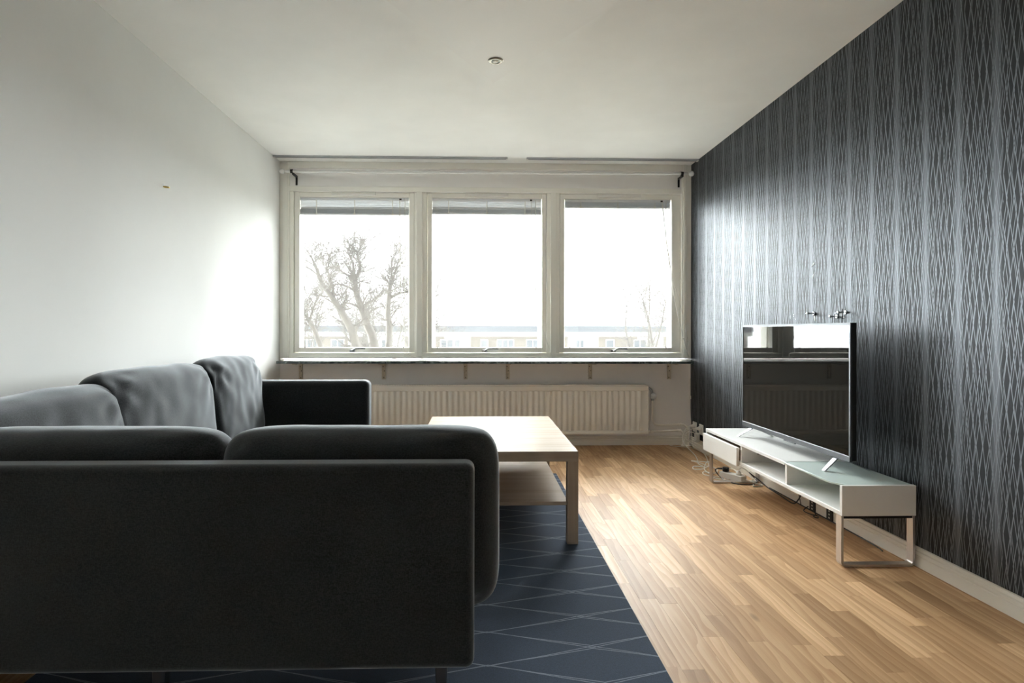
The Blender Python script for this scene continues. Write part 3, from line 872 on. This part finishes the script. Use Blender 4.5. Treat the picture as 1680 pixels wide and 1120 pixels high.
def sled(y0, y1):
    # closed flat-bar loop in the XZ plane
    w = y1 - y0
    x0, x1, z0, z1, t_, r_ = BX0 - 0.001, BX1 - 0.002, 0.0003, BZ0 - 0.0005, 0.010, 0.022
    out, inn = [], []
    def arc(cx, cz, rr, a0, a1):
        return [(cx + rr * math.cos(R(a0 + (a1 - a0) * k / 5)), cz + rr * math.sin(R(a0 + (a1 - a0) * k / 5))) for k in range(6)]
    out = [(x0, z1)] + arc(x0 + r_, z0 + r_, r_, 180, 270) + arc(x1 - r_, z0 + r_, r_, 270, 360) + [(x1, z1)]
    ri = r_ - t_
    inn = [(x0 + t_, z1)] + arc(x0 + r_, z0 + r_, ri, 180, 270) + arc(x1 - r_, z0 + r_, ri, 270, 360) + [(x1 - t_, z1)]
    n_ = len(out)
    vs = [(p[0], y0, p[1]) for p in out] + [(p[0], y0, p[1]) for p in inn] + [(p[0], y1, p[1]) for p in out] + [(p[0], y1, p[1]) for p in inn]
    fs = []
    for k in range(n_ - 1):
        fs += [(k, k + 1, n_ + k + 1, n_ + k), (2 * n_ + k, 3 * n_ + k, 3 * n_ + k + 1, 2 * n_ + k + 1),
               (k, 2 * n_ + k, 2 * n_ + k + 1, k + 1), (n_ + k, n_ + k + 1, 3 * n_ + k + 1, 3 * n_ + k)]
    fs += [(0, n_, 3 * n_, 2 * n_), (n_ - 1, 3 * n_ - 1, 4 * n_ - 1, 2 * n_ - 1)]
    lg = MB().add(vs, fs).build('sled_leg', 'brushed_steel', st, smooth='auto', angle=30)
    pl = MB().box(x0 + t_ + 0.0005, x1 - t_ - 0.0005, y0 + 0.004, y1 - 0.004, z1 - 0.012, z1).build('mounting_plate', 'black_metal', lg)
sled(2.552, 2.590)
sled(3.985, 4.025)

# ------------------------------------------------------------------ television
tv = tag(empty('television', (1.765, 3.30, BZ1)), 'large flat-screen television with dark glossy screen standing on the white bench', 'television')
VX, VY0, VY1, VZ0, VZ1 = 1.735, 2.735, 3.868, 0.412, 1.062
box('back_shell', 'black_plastic', VX + 0.003, VX + 0.028, VY0, VY1, VZ0 + 0.004, VZ1, tv, bevel=0.004, seg=2)
MB().prism([(VX + 0.028, VZ0 + 0.03), (VX + 0.062, VZ0 + 0.06), (VX + 0.062, VZ0 + 0.30), (VX + 0.028, VZ0 + 0.40)], 'Y', VY0 + 0.12, VY1 - 0.12).build('rear_housing', 'black_plastic', tv)
box('screen', 'tv_screen', VX, VX + 0.004, VY0 + 0.010, VY1 - 0.006, VZ0 + 0.028, VZ1 - 0.012, tv)
m = MB()
m.box(VX - 0.003, VX + 0.003, VY0 + 0.001, VY0 + 0.012, VZ0 + 0.006, VZ1 - 0.001)
m.box(VX - 0.003, VX + 0.003, VY1 - 0.007, VY1 - 0.001, VZ0 + 0.006, VZ1 - 0.001)
m.box(VX - 0.003, VX + 0.003, VY0 + 0.012, VY1 - 0.007, VZ1 - 0.013, VZ1 - 0.001)
m.build('bezel', 'silver', tv)
box('bottom_bar', 'silver', VX - 0.006, VX + 0.010, VY0 + 0.001, VY1 - 0.001, VZ0, VZ0 + 0.028, tv, bevel=0.003, seg=2)
box('sensor_bump', 'silver', VX - 0.005, VX + 0.006, 3.22, 3.34, VZ0 - 0.006, VZ0 + 0.001, tv, bevel=0.002, seg=1)
for yc, s in ((2.86, -1), (3.745, 1)):
    for sx_, tip in ((-1, VX - 0.072), (1, VX + 0.150)):
        x_top = VX + 0.012
        fy = yc + s * 0.03
        vs = []
        for (x_, y_, z_, hw) in ((x_top, yc, VZ0 + 0.002, 0.017), (tip, fy, BZ1 + 0.0006, 0.011)):
            for dx in (-0.005, 0.005):
                for dy in (-hw, hw):
                    vs.append((x_ + dx, y_ + dy, z_ + (0.0 if z_ > BZ1 + 0.01 else 0.0)))
        # top ring 0..3, bottom ring 4..7
        MB().add(vs, [(0, 1, 3, 2), (4, 6, 7, 5), (0, 4, 5, 1), (2, 3, 7, 6), (0, 2, 6, 4), (1, 5, 7, 3)]).build('foot', 'foot_silver', tv, bevel=0.001, seg=1)

# ------------------------------------------------------------------ sockets, power strip, cables
def tubeobj(name, pts, r, mat, label, cat='cable', parent=None, k=8, group=None):
    o = MB().tube(smooth_path(pts, k), r, 7).build(name, mat, parent, smooth='auto')
    if parent is None:
        tag(o, label, cat, group)
    return o
for yc, lb in ((5.238, 'cream wall socket nearest the window corner on the dark wall'), (5.085, 'cream wall socket above the bench corner on the dark wall')):
    so = tag(empty('wall_socket', (XR, yc, 0.135)), lb, 'socket', 'wall sockets')
    box('face_plate', 'white_plastic', XR - 0.012, XR - 0.0005, yc - 0.042, yc + 0.042, 0.135, 0.225, so, bevel=0.006)
    MB().lathe([(0.021, 0.0), (0.021, 0.001), (0.018, 0.0015)], (XR - 0.012, yc, 0.18), '-X', 18).build('socket_well', 'white_plastic', so, smooth='auto')
for yc, zc, lb in ((5.238, 0.185, 'white plug in the socket nearest the window corner'), (5.085, 0.19, 'white plug in the socket above the bench corner')):
    pg = tag(empty('plug', (XR - 0.03, yc, zc)), lb, 'plug', 'plugs in the wall sockets')
    MB().lathe([(0.019, 0.0), (0.019, 0.012), (0.013, 0.022), (0.010, 0.036), (0.006, 0.042)], (XR - 0.0138, yc, zc), '-X', 14).build('plug_body', 'white_plastic', pg, smooth='auto')
ad = tag(empty('power_adapter', (XR - 0.03, 5.10, 0.075)), 'ribbed white power adapter hanging under the wall socket', 'adapter')
box('adapter_body', 'white_plastic', XR - 0.052, XR - 0.021, 5.075, 5.125, 0.075, 0.150, ad, bevel=0.006)
for k in range(4):
    box('rib', 'white_plastic', XR - 0.054, XR - 0.0515, 5.081 + k * 0.0115, 5.0855 + k * 0.0115, 0.085, 0.142, ad)

tubeobj('antenna_cable', [(1.915, 5.335, 0.60), (1.915, 5.335, 0.42), (1.912, 5.33, 0.40), (1.905, 5.30, 0.28), (1.895, 5.25, 0.16), (1.89, 5.22, 0.08), (1.88, 5.16, 0.004)], 0.003, 'cable_white', 'thin white cable running down the window corner of the dark wall')
box('cable_joint', 'white_plastic', 1.909, 1.921, 5.325, 5.345, 0.415, 0.445, bevel=0.003)
tag(bpy.data.objects['cable_joint'], 'small white cable joint in the corner beside the dark wall', 'cable joint')
tubeobj('plug_cable', [(XR - 0.056, 5.238, 0.185), (1.845, 5.21, 0.178), (1.80, 5.17, 0.15), (1.775, 5.13, 0.10), (1.77, 5.06, 0.06), (1.775, 4.95, 0.035), (1.77, 4.82, 0.018), (1.745, 4.70, 0.008), (1.70, 4.55, 0.006), (1.71, 4.42, 0.006)],
        0.0036, 'cable_white', 'white cable looping from the corner socket down to the floor')
tubeobj('coiled_cable', [(XR - 0.056, 5.085, 0.19), (1.84, 5.09, 0.185), (1.80, 5.11, 0.16), (1.785, 5.11, 0.12), (1.80, 5.10, 0.085), (1.84, 5.08, 0.075), (1.87, 5.05, 0.10), (1.865, 5.03, 0.14), (1.83, 5.04, 0.165), (1.795, 5.07, 0.15), (1.785, 5.07, 0.11), (1.81, 5.03, 0.075), (1.85, 4.98, 0.05), (1.86, 4.85, 0.02), (1.80, 4.62, 0.007), (1.74, 4.45, 0.006)],
        0.0036, 'cable_white', 'white cable coiled in a ring in front of the wall socket')
tubeobj('thin_cable', [(1.72, 5.30, 0.006), (1.76, 5.27, 0.004), (1.82, 5.24, 0.004), (1.88, 5.20, 0.004), (1.895, 5.0, 0.004), (1.89, 4.8, 0.004)], 0.0028, 'cable_white', 'thin white cable lying on the floor under the heating pipes')
tubeobj('bunched_cable', [(1.71, 4.42, 0.007), (1.66, 4.40, 0.02), (1.62, 4.44, 0.012), (1.60, 4.38, 0.006), (1.64, 4.32, 0.02), (1.70, 4.34, 0.035), (1.74, 4.30, 0.02), (1.70, 4.24, 0.008), (1.63, 4.26, 0.014), (1.61, 4.20, 0.008), (1.68, 4.14, 0.006), (1.75, 4.16, 0.02), (1.79, 4.20, 0.05), (1.80, 4.12, 0.05), (1.80, 4.05, 0.030)],
        0.0036, 'cable_white', 'bunched white cable on the floor behind the steel bench leg')
tubeobj('looped_cable', [(1.74, 4.45, 0.007), (1.68, 4.48, 0.03), (1.63, 4.50, 0.04), (1.66, 4.55, 0.03), (1.72, 4.52, 0.03), (1.74, 4.44, 0.045), (1.69, 4.38, 0.05), (1.65, 4.30, 0.02), (1.66, 4.20, 0.005), (1.64, 4.12, 0.005), (1.70, 4.06, 0.005), (1.76, 4.10, 0.005)],
        0.0036, 'cable_white', 'looped white cable with a tie behind the steel bench leg')

# power strip
ps = tag(empty('power_strip', (1.775, 4.03, 0.0)), 'white power strip on the floor under the bench drawer', 'power strip')
PSX, PSY = 1.765, 4.075
def strip_pt(u, v, z):   # u along the strip, v across
    a = R(-62)
    return (PSX + u * math.cos(a) - v * math.sin(a), PSY + u * math.sin(a) + v * math.cos(a), z)
def sbox(name, mat, u0, u1, v0, v1, z0, z1, parent, bevel=0.004):
    vs = [strip_pt(u, v, z) for z in (z0, z1) for (u, v) in ((u0, v0), (u1, v0), (u1, v1), (u0, v1))]
    return MB().add(vs, [(3, 2, 1, 0), (4, 5, 6, 7), (0, 1, 5, 4), (1, 2, 6, 5), (2, 3, 7, 6), (3, 0, 4, 7)]).build(name, mat, parent, bevel=bevel, seg=2)
sbox('strip_body', 'white_plastic', -0.10, 0.085, -0.027, 0.027, 0.0004, 0.044, ps, 0.006)
for u_ in (-0.065, -0.012, 0.041):
    MB().lathe([(0.021, 0), (0.021, 0.0012), (0.017, 0.0012), (0.016, 0.0004)], strip_pt(u_, 0, 0.044), 'Z', 18).build('socket_well', 'white_plastic', ps, smooth='auto')
bp = tag(empty('black_plug', strip_pt(-0.065, 0, 0.0455)), 'black round-edged plug in the power strip', 'plug')
MB().lathe([(0.018, 0.0), (0.022, 0.002), (0.0225, 0.026), (0.020, 0.031), (0.012, 0.032)], strip_pt(-0.065, 0, 0.0457), 'Z', 18).build('plug_body', 'black_plastic', bp, smooth='auto')
a0 = Vector(strip_pt(-0.083, -0.008, 0.062)); a1 = Vector(strip_pt(-0.115, -0.022, 0.060))
MB().tube([a0, a1], [0.008, 0.005], 10).build('strain_relief', 'black_plastic', bp, smooth='auto')
tubeobj('black_cable', [a1, Vector(a1) + Vector((-0.018, -0.004, -0.012)), (1.685, 4.13, 0.018), (1.70, 4.07, 0.0045), (1.72, 3.97, 0.0045), (1.79, 3.93, 0.0045), (1.86, 3.95, 0.006), (1.885, 4.00, 0.02), (1.87, 4.06, 0.05), (1.85, 4.0, 0.06), (1.88, 3.94, 0.03), (1.893, 3.85, 0.006), (1.885, 3.7, 0.0045), (1.87, 3.58, 0.006), (1.86, 3.47, 0.012), (1.862, 3.42, 0.05), (1.87, 3.40, 0.10), (1.875, 3.39, 0.18), (1.878, 3.39, 0.215)],
        0.0036, 'cable_black', 'black cable from the power strip along the baseboard up behind the bench')
tubeobj('tail_cable', [Vector(strip_pt(0.085, 0, 0.022)), Vector(strip_pt(0.12, 0.0, 0.02)), (1.86, 3.94, 0.007), (1.885, 3.925, 0.005), (1.88, 3.90, 0.005), (1.82, 3.885, 0.005), (1.83, 3.92, 0.005)], 0.0045, 'cable_white', 'thick white lead out of the end of the power strip')
wp = tag(empty('white_plug', strip_pt(0.041, 0, 0.0455)), 'white plug in the end of the power strip', 'plug')
MB().lathe([(0.017, 0.0), (0.018, 0.004), (0.014, 0.018), (0.008, 0.026)], strip_pt(0.041, 0, 0.0457), 'Z', 14).build('plug_body', 'white_plastic', wp, smooth='auto')
tubeobj('plug_lead', [Vector(strip_pt(0.041, 0, 0.0725)), Vector(strip_pt(0.041, 0.01, 0.085)), (1.82, 4.06, 0.085), (1.86, 4.05, 0.055), (1.87, 4.02, 0.015), (1.84, 4.01, 0.005), (1.86, 4.10, 0.006), (1.89, 4.2, 0.006), (1.89, 4.4, 0.005)], 0.003, 'cable_white', 'thin white lead arching out of the power strip')
tubeobj('floor_cable', [(1.904, 3.85, 0.004), (1.903, 3.6, 0.004), (1.90, 3.35, 0.004), (1.898, 3.0, 0.004), (1.894, 2.85, 0.005), (1.888, 2.77, 0.005), (1.878, 2.725, 0.005)], 0.0032, 'cable_black', 'long black cable lying along the baseboard under the bench')
tubeobj('loose_cable', [(1.880, 3.35, 0.03), (1.86, 3.36, 0.008), (1.85, 3.33, 0.0045), (1.86, 3.28, 0.0045), (1.875, 3.25, 0.006), (1.86, 3.22, 0.0045), (1.85, 3.245, 0.0045), (1.872, 3.265, 0.009), (1.885, 3.30, 0.02)], 0.0028, 'cable_black', 'thin black cable bunched below the first black clip')
tubeobj('hanging_cable', [(1.885, 3.47, 0.218), (1.882, 3.475, 0.14), (1.888, 3.47, 0.08), (1.895, 3.46, 0.02), (1.893, 3.45, 0.0045)], 0.0022, 'cable_black', 'short thin black cable hanging from the bench to the floor')
tubeobj('dangling_cable', [(1.88, 2.86, 0.218), (1.882, 2.85, 0.19), (1.885, 2.82, 0.178), (1.88, 2.79, 0.19), (1.882, 2.76, 0.172), (1.885, 2.79, 0.16), (1.88, 2.83, 0.165), (1.878, 2.84, 0.217)], 0.0035, 'cable_black', 'small loop of black cable dangling under the near end of the bench')
for yc, lb in ((3.355, 'black slotted clip on the baseboard under the middle of the bench'), (3.19, 'black slotted clip on the baseboard nearer the steel leg')):
    cp = tag(empty('wall_clip', (XR - 0.025, yc, 0.0)), lb, 'clip', 'black clips on the baseboard')
    box('clip_plate', 'black_metal', XR - 0.024, XR - 0.0175, yc - 0.028, yc + 0.028, 0.001, 0.062, cp, bevel=0.002, seg=1)
    for k in range(3):
        box('slot', 'white_plastic', XR - 0.0246, XR - 0.0238, yc - 0.006, yc + 0.006, 0.010 + k * 0.018, 0.018 + k * 0.018, cp)

# ------------------------------------------------------------------ marks on the walls
pegs = [(3.376, 1.124, 'first chrome wall peg from the window, alone above the television'), (3.156, 1.101, 'lower chrome wall peg of the pair above the television corner'),
        (3.082, 1.121, 'chrome wall peg with a thin upright pin, nearest the viewer above the television')]
for i, (y, z, lb) in enumerate(pegs):
    pk = tag(empty('wall_peg', (XR, y, z)), lb, 'peg', 'chrome pegs on the dark wall')
    MB().lathe([(0.012, 0.0), (0.012, 0.004), (0.009, 0.007)], (XR - 0.0002, y, z), '-X', 16).build('base', 'chrome', pk, smooth='auto')
    MB().lathe([(0.004, 0.006), (0.004, 0.036)], (XR, y, z), '-X', 10).build('shaft', 'chrome', pk, smooth='auto')
    MB().lathe([(0.004, 0.035), (0.0075, 0.038), (0.0085, 0.042), (0.0065, 0.046), (0.002, 0.047)], (XR, y, z), '-X', 12).build('tip', 'chrome', pk, smooth='auto')
    if i == 2:
        MB().tube([(XR - 0.02, y, z + 0.018), (XR - 0.02, y, z - 0.032)], 0.0022, 6).build('pin', 'black_metal', pk)
def scrap(y, z, l, w, a, sd):
    rr = random.Random(sd)
    pts_ = []
    for k in range(8):
        th = 2 * math.pi * k / 8
        ru = rr.uniform(0.75, 1.0)
        u_, v_ = math.cos(th) * l * ru, math.sin(th) * w * ru
        pts_.append((y + u_ * math.cos(a) - v_ * math.sin(a), z + u_ * math.sin(a) + v_ * math.cos(a)))
    MB().prism(pts_, 'X', XR - 0.0015, XR + 0.0005).build('torn_paper', 'paper_white', wr)
for k, (y, z, l, w, a) in enumerate(((3.383, 1.407, 0.016, 0.006, -0.7), (3.40, 1.398, 0.010, 0.003, -0.7), (3.383, 1.342, 0.018, 0.005, -0.8), (3.636, 1.110, 0.014, 0.004, 1.5), (3.60, 1.123, 0.006, 0.004, 0.3),
                                    (3.60, 1.112, 0.005, 0.003, 0.5), (3.58, 1.095, 0.005, 0.003, 1.0), (3.372, 1.095, 0.020, 0.009, 1.3), (3.175, 1.119, 0.007, 0.005, 1.2), (3.10, 1.094, 0.006, 0.005, 0.4))):
    scrap(y, z, l, w, a, k)
hk = tag(empty('wall_hook', (XL, 3.383, 1.815)), 'tiny brass hook screwed into the white wall', 'hook')
MB().tube([(XL - 0.001, 3.383, 1.821), (XL + 0.012, 3.383, 1.819), (XL + 0.034, 3.383, 1.815)], [0.004, 0.006, 0.0035], 8).build('pin', 'brass', hk, smooth='auto')
box('nail_plate', 'aluminium', XL - 0.0005, XL + 0.0015, 3.380, 3.386, 1.818, 1.838, hk)

# ------------------------------------------------------------------ outside: ground, block of flats, bare trees
gnd = struct(box('ground', 'frosty_grass', -160, 160, YB + 0.32, 260, -7.6, -7.0), 'pale frosty ground far below the windows', 'ground')

bl = tag(empty('apartment_building', (10, 65, -7)), 'low beige block of flats with a pale grey roof in the haze outside', 'building')
AK = 60.0 / 85.0                       # the block stands 60 m away
AX0, AX1, AY = -24.0, 44.0, 60.0
AZ = lambda z: (z - 1.018) * AK + 1.018
box('wall', 'facade_beige', AX0, AX1, AY, AY + 11, -7.0, AZ(0.32), bl)
box('cornice', 'facade_white', AX0 - 0.3, AX1 + 0.3, AY - 0.4, AY + 11.4, AZ(0.32), AZ(0.95), bl)
MB().prism([(AY - 0.5, AZ(0.95)), (AY - 0.3, AZ(1.80)), (AY + 11.2, AZ(1.80)), (AY + 11.5, AZ(0.95))], 'X', AX0 - 0.4, AX1 + 0.4).build('roof', 'roof_grey', bl)
# white panels between some windows, then windows row by row
wins = []
fixed = [(0.482, 1.605, 1), (2.816, 5.239, 3), (6.972, 8.881, 2), (14.012, 15.319, 2), (-3.226, -2.3, 1), (18.3, 19.6, 1), (22.3, 24.2, 2)]
per_ = 27.5
for rep in (-1, 0, 1):
    for (a, b, k) in fixed:
        wins.append(((a + rep * per_) * AK, (b + rep * per_) * AK, k))
    for (pa, pb) in ((-4.6, -0.9), (9.4, 10.6), (12.9, 17.3)):
        pa, pb = (pa + rep * per_) * AK, (pb + rep * per_) * AK
        if AX0 < pa and pb < AX1:
            box('white_panel', 'facade_white', pa, pb, AY - 0.05, AY + 0.05, -7.0, AZ(0.30), bl)
for fl in range(3):
    zt = AZ(-0.10) - fl * 2.4
    for (a, b, k) in wins:
        if a < AX0 + 0.5 or b > AX1 - 0.5:
            continue
        fr_ = MB()
        fr_.box(a, b, AY - 0.10, AY - 0.06, zt - 0.08, zt)
        fr_.box(a, b, AY - 0.10, AY - 0.06, zt - 1.12, zt - 1.03)
        for q in range(k + 1):
            xq_ = a + (b - a - 0.09) * q / k
            fr_.box(xq_, xq_ + 0.09, AY - 0.10, AY - 0.06, zt - 1.12, zt)
        wo = fr_.build('window', 'facade_white', bl)
        box('pane', 'far_pane', a + 0.03, b - 0.03, AY - 0.085, AY - 0.055, zt - 1.09, zt - 0.03, wo)

class Tree:
    def __init__(self, seed):
        self.r = random.Random(seed)
        self.mb = MB()
        self.tw = MB()
    def twig(self, p, d, ln, r, depth):
        pts, rs = [p], [r]
        q = p.copy()
        dd = d.copy()
        ns = 3
        for k in range(ns):
            dd = (dd + Vector((self.r.gauss(0, .22), self.r.gauss(0, .22), self.r.gauss(0.06, .16)))).normalized()
            q = q + dd * (ln / ns)
            pts.append(q.copy()); rs.append(max(r * (1 - 0.28 * (k + 1) / ns * 1.6), 0.008))
        self.tw.tube(pts, rs, 4 if depth < 3 else 3, cap=False)
        if depth <= 0:
            return
        for k in range(self.r.choice((2, 3, 3))):
            i = self.r.randint(1, ns)
            e = (dd + Vector((self.r.gauss(0, .6), self.r.gauss(0, .5), self.r.gauss(0.12, .4)))).normalized()
            self.twig(pts[i], e, ln * self.r.uniform(.55, .8), rs[i] * 0.62, depth - 1)
    def limb(self, pts, r0, r1, dens, tl, depth=3, n=7):
        P = smooth_path(pts, 4)
        N = len(P)
        rs = [r0 + (r1 - r0) * i / (N - 1) for i in range(N)]
        self.mb.tube(P, rs, n)
        for i in range(N):
            f = i / (N - 1)
            if P[i].z < -3.0:
                continue
            for k in range(dens):
                if self.r.random() < 0.4 + 0.5 * f:
                    d = (P[min(i + 1, N - 1)] - P[max(i - 1, 0)]).normalized()
                    e = (d * 0.6 + Vector((self.r.gauss(0, .7), self.r.gauss(0, .6), self.r.gauss(0.15, .4)))).normalized()
                    self.twig(P[i], e, tl * self.r.uniform(.6, 1.1), max(rs[i] * 0.34, 0.026), depth)
        self.twig(P[-1], (P[-1] - P[-2]).normalized(), tl, r1 * 0.8, depth)
    def done(self, label, base):
        ro = tag(empty('bare_tree', base), label, 'tree', 'bare trees outside the windows')
        self.mb.build('trunk', 'bark', ro, smooth=True)
        self.tw.build('twigs', 'bark', ro)

def at(seq, Y):
    return [Vector((x, Y + 0.0, z)) for x, z in seq]
def scl(seq, Y):           # limb traced at 30 m, moved to distance Y
    k = Y / 30.0
    return [Vector((x * k, Y, (z - 1.018) * k + 1.018)) for x, z in seq]
Y1 = 30.0
t1 = Tree(11)
t1.limb(scl([(-5.2, -7.0), (-5.7, -3.2), (-6.044, 0.294), (-6.287, 1.22), (-6.821, 2.144), (-7.208, 2.727), (-7.692, 3.407), (-7.935, 4.087), (-8.273, 4.815)], Y1), 0.30, 0.035, 2, 1.0)
t1.limb(scl([(-7.329, 2.85), (-7.282, 3.603), (-7.476, 4.235), (-7.308, 4.82)], Y1), 0.07, 0.02, 2, 0.7)
t1.limb(scl([(-6.75, 2.05), (-6.5, 2.45), (-6.3, 2.6)], Y1), 0.06, 0.02, 1, 0.7)
t1.done('bare tree leaning towards the white wall outside the leftmost window', (-5.2, Y1, -7))
Y2 = 31.5
t2 = Tree(23)
t2.limb(scl([(-4.3, -7.0), (-4.75, -2.5), (-5.123, 0.441), (-5.464, 1.367), (-5.756, 2.244), (-5.999, 2.926), (-6.048, 3.51)], Y2), 0.31, 0.11, 1, 0.9)
t2.limb(scl([(-6.048, 3.51), (-5.807, 4.291), (-5.953, 4.778), (-5.76, 5.266)], Y2), 0.09, 0.02, 3, 0.7)
t2.limb(scl([(-6.048, 3.51), (-6.17, 4.387), (-6.413, 4.97)], Y2), 0.08, 0.02, 3, 0.7)
t2.limb(scl([(-5.999, 2.926), (-6.29, 3.168), (-6.871, 3.361), (-7.257, 3.263)], Y2), 0.075, 0.02, 2, 0.6)
t2.limb(scl([(-6.097, 3.559), (-6.63, 3.946), (-7.065, 4.212)], Y2), 0.055, 0.016, 2, 0.5)
t2.limb(scl([(-5.756, 2.244), (-5.271, 2.538), (-4.786, 2.832)], Y2), 0.055, 0.016, 2, 0.7)
t2.limb(scl([(-5.7, 2.1), (-6.3, 2.4), (-6.8, 2.3)], Y2), 0.05, 0.016, 2, 0.6)
t2.done('tallest bare tree with a forked crown outside the leftmost window', (-4.3, Y2, -7))
Y3 = 33.0
t3 = Tree(37)
t3.limb(scl([(-4.3, -7.0), (-4.35, -2.0), (-4.372, 1.174), (-4.421, 2.052), (-4.35, 3.028), (-4.253, 3.419), (-4.059, 4.006), (-3.914, 4.543)], Y3), 0.24, 0.025, 2, 0.75)
t3.limb(scl([(-4.325, 2.711), (-3.863, 2.908), (-3.523, 2.982), (-3.2, 3.2)], Y3), 0.075, 0.02, 3, 0.8)
t3.limb(scl([(-4.301, 3.37), (-4.496, 3.516), (-4.788, 3.661)], Y3), 0.045, 0.014, 2, 0.5)
t3.limb(scl([(-4.229, 3.517), (-4.254, 4.2), (-4.109, 4.884)], Y3), 0.05, 0.015, 2, 0.6)
t3.done('slim upright bare tree beside the first mullion outside', (-4.3, Y3, -7))
Y4 = 27.0
t4 = Tree(41)
t4.limb(scl([(-6.6, -7.0), (-7.2, -2.0), (-7.833, 0.488), (-8.269, 1.46), (-8.607, 1.946), (-9.1, 2.6)], Y4), 0.20, 0.03, 2, 0.9)
t4.limb(scl([(-8.3, 1.5), (-8.1, 2.2), (-7.8, 2.8)], Y4), 0.06, 0.02, 2, 0.8)
t4.done('low bare tree at the white-wall edge of the leftmost window', (-6.6, Y4, -7))
Y5 = 36.0
t5 = Tree(53)
t5.limb([Vector((-4.0, Y5, -7)), Vector((-3.6, Y5, -2)), Vector((-3.5, Y5, 1.2)), Vector((-3.0, Y5, 2.4)), Vector((-2.5, Y5, 3.3))], 0.2, 0.03, 2, 1.1)
t5.limb([Vector((-3.5, Y5, 1.0)), Vector((-2.9, Y5, 1.3)), Vector((-2.3, Y5, 1.2))], 0.07, 0.02, 2, 0.8)
t5.done('bare tree whose twigs reach into the middle window', (-4.0, Y5, -7))
Y6 = 42.0
t6 = Tree(61)
t6.limb([Vector((12.4, Y6, -7)), Vector((12.5, Y6, -2)), Vector((12.3, Y6, 0.6)), Vector((12.0, Y6, 2.2)), Vector((11.6, Y6, 3.6))], 0.18, 0.02, 3, 1.0)
t6.limb([Vector((12.4, Y6, -1.0)), Vector((12.9, Y6, 1.0)), Vector((13.3, Y6, 3.0))], 0.09, 0.02, 3, 0.9)
t6.done('thin bare tree outside the rightmost window', (12.4, Y6, -7))
Y7 = 52.0
t7 = Tree(71)
for dx, h_ in ((0, 4.6), (-2.0, 3.2), (1.8, 3.4)):
    t7.limb([Vector((15.0 + dx * .2, Y7, -7)), Vector((15.0 + dx * .6, Y7, -2)), Vector((15.0 + dx, Y7, 1.0)), Vector((15.1 + dx, Y7, h_))], 0.2, 0.02, 4, 1.5)
t7.done('rounded bare tree in front of the far block of flats', (15.0, Y7, -7))
# brush behind the leftmost window's trees
sd = 100
for (bx, by, hh), wh in zip(((-11.6, 40, 3.0), (-9.2, 45, 2.4), (-8.2, 50, 2.8), (-6.4, 42, 2.4), (-6.0, 55, 2.6)), ('leftmost', 'second from the left', 'middle', 'fourth from the left', 'rightmost')):
    tt = Tree(sd); sd += 1
    for k in range(4):
        ox = tt.r.uniform(-1.0, 1.0)
        tt.limb([Vector((bx + ox * .2, by, -7)), Vector((bx + ox * .6, by, -2.5)), Vector((bx + ox, by, 0.5)), Vector((bx + ox * 1.5, by, hh * tt.r.uniform(.6, 1)))], 0.09, 0.015, 3, 1.4, depth=2, n=5)
    tt.done('bare shrubby tree in the thicket outside, ' + wh + ' of five', (bx, by, -7))
for o in list(bpy.data.objects):
    if o.name.startswith('bare_tree') and 'thicket' in o.get('label', ''):
        o['group'] = 'thicket of bare trees outside'
# thin winter haze outside between the facade and the far block of flats
hz = NT('winter_haze')
pv = hz.n('ShaderNodeVolumeScatter')
pv.inputs['Color'].default_value = (1, 1, 1, 1)
pv.inputs['Density'].default_value = HAZE
pv.inputs['Anisotropy'].default_value = 0.2
hz.t.nodes.remove(hz.b)
hz.l(pv.outputs[0], hz.t.nodes['Material Output'].inputs['Volume'])
M['winter_haze'] = hz.m
tag(box('haze', 'winter_haze', -70, 90, 9.0, 80, -6.9, 26), 'thin white winter haze in front of the trees and flats outside', 'haze', kind='stuff')
print('objects', len(bpy.data.objects), 'individual planks', n_ind)
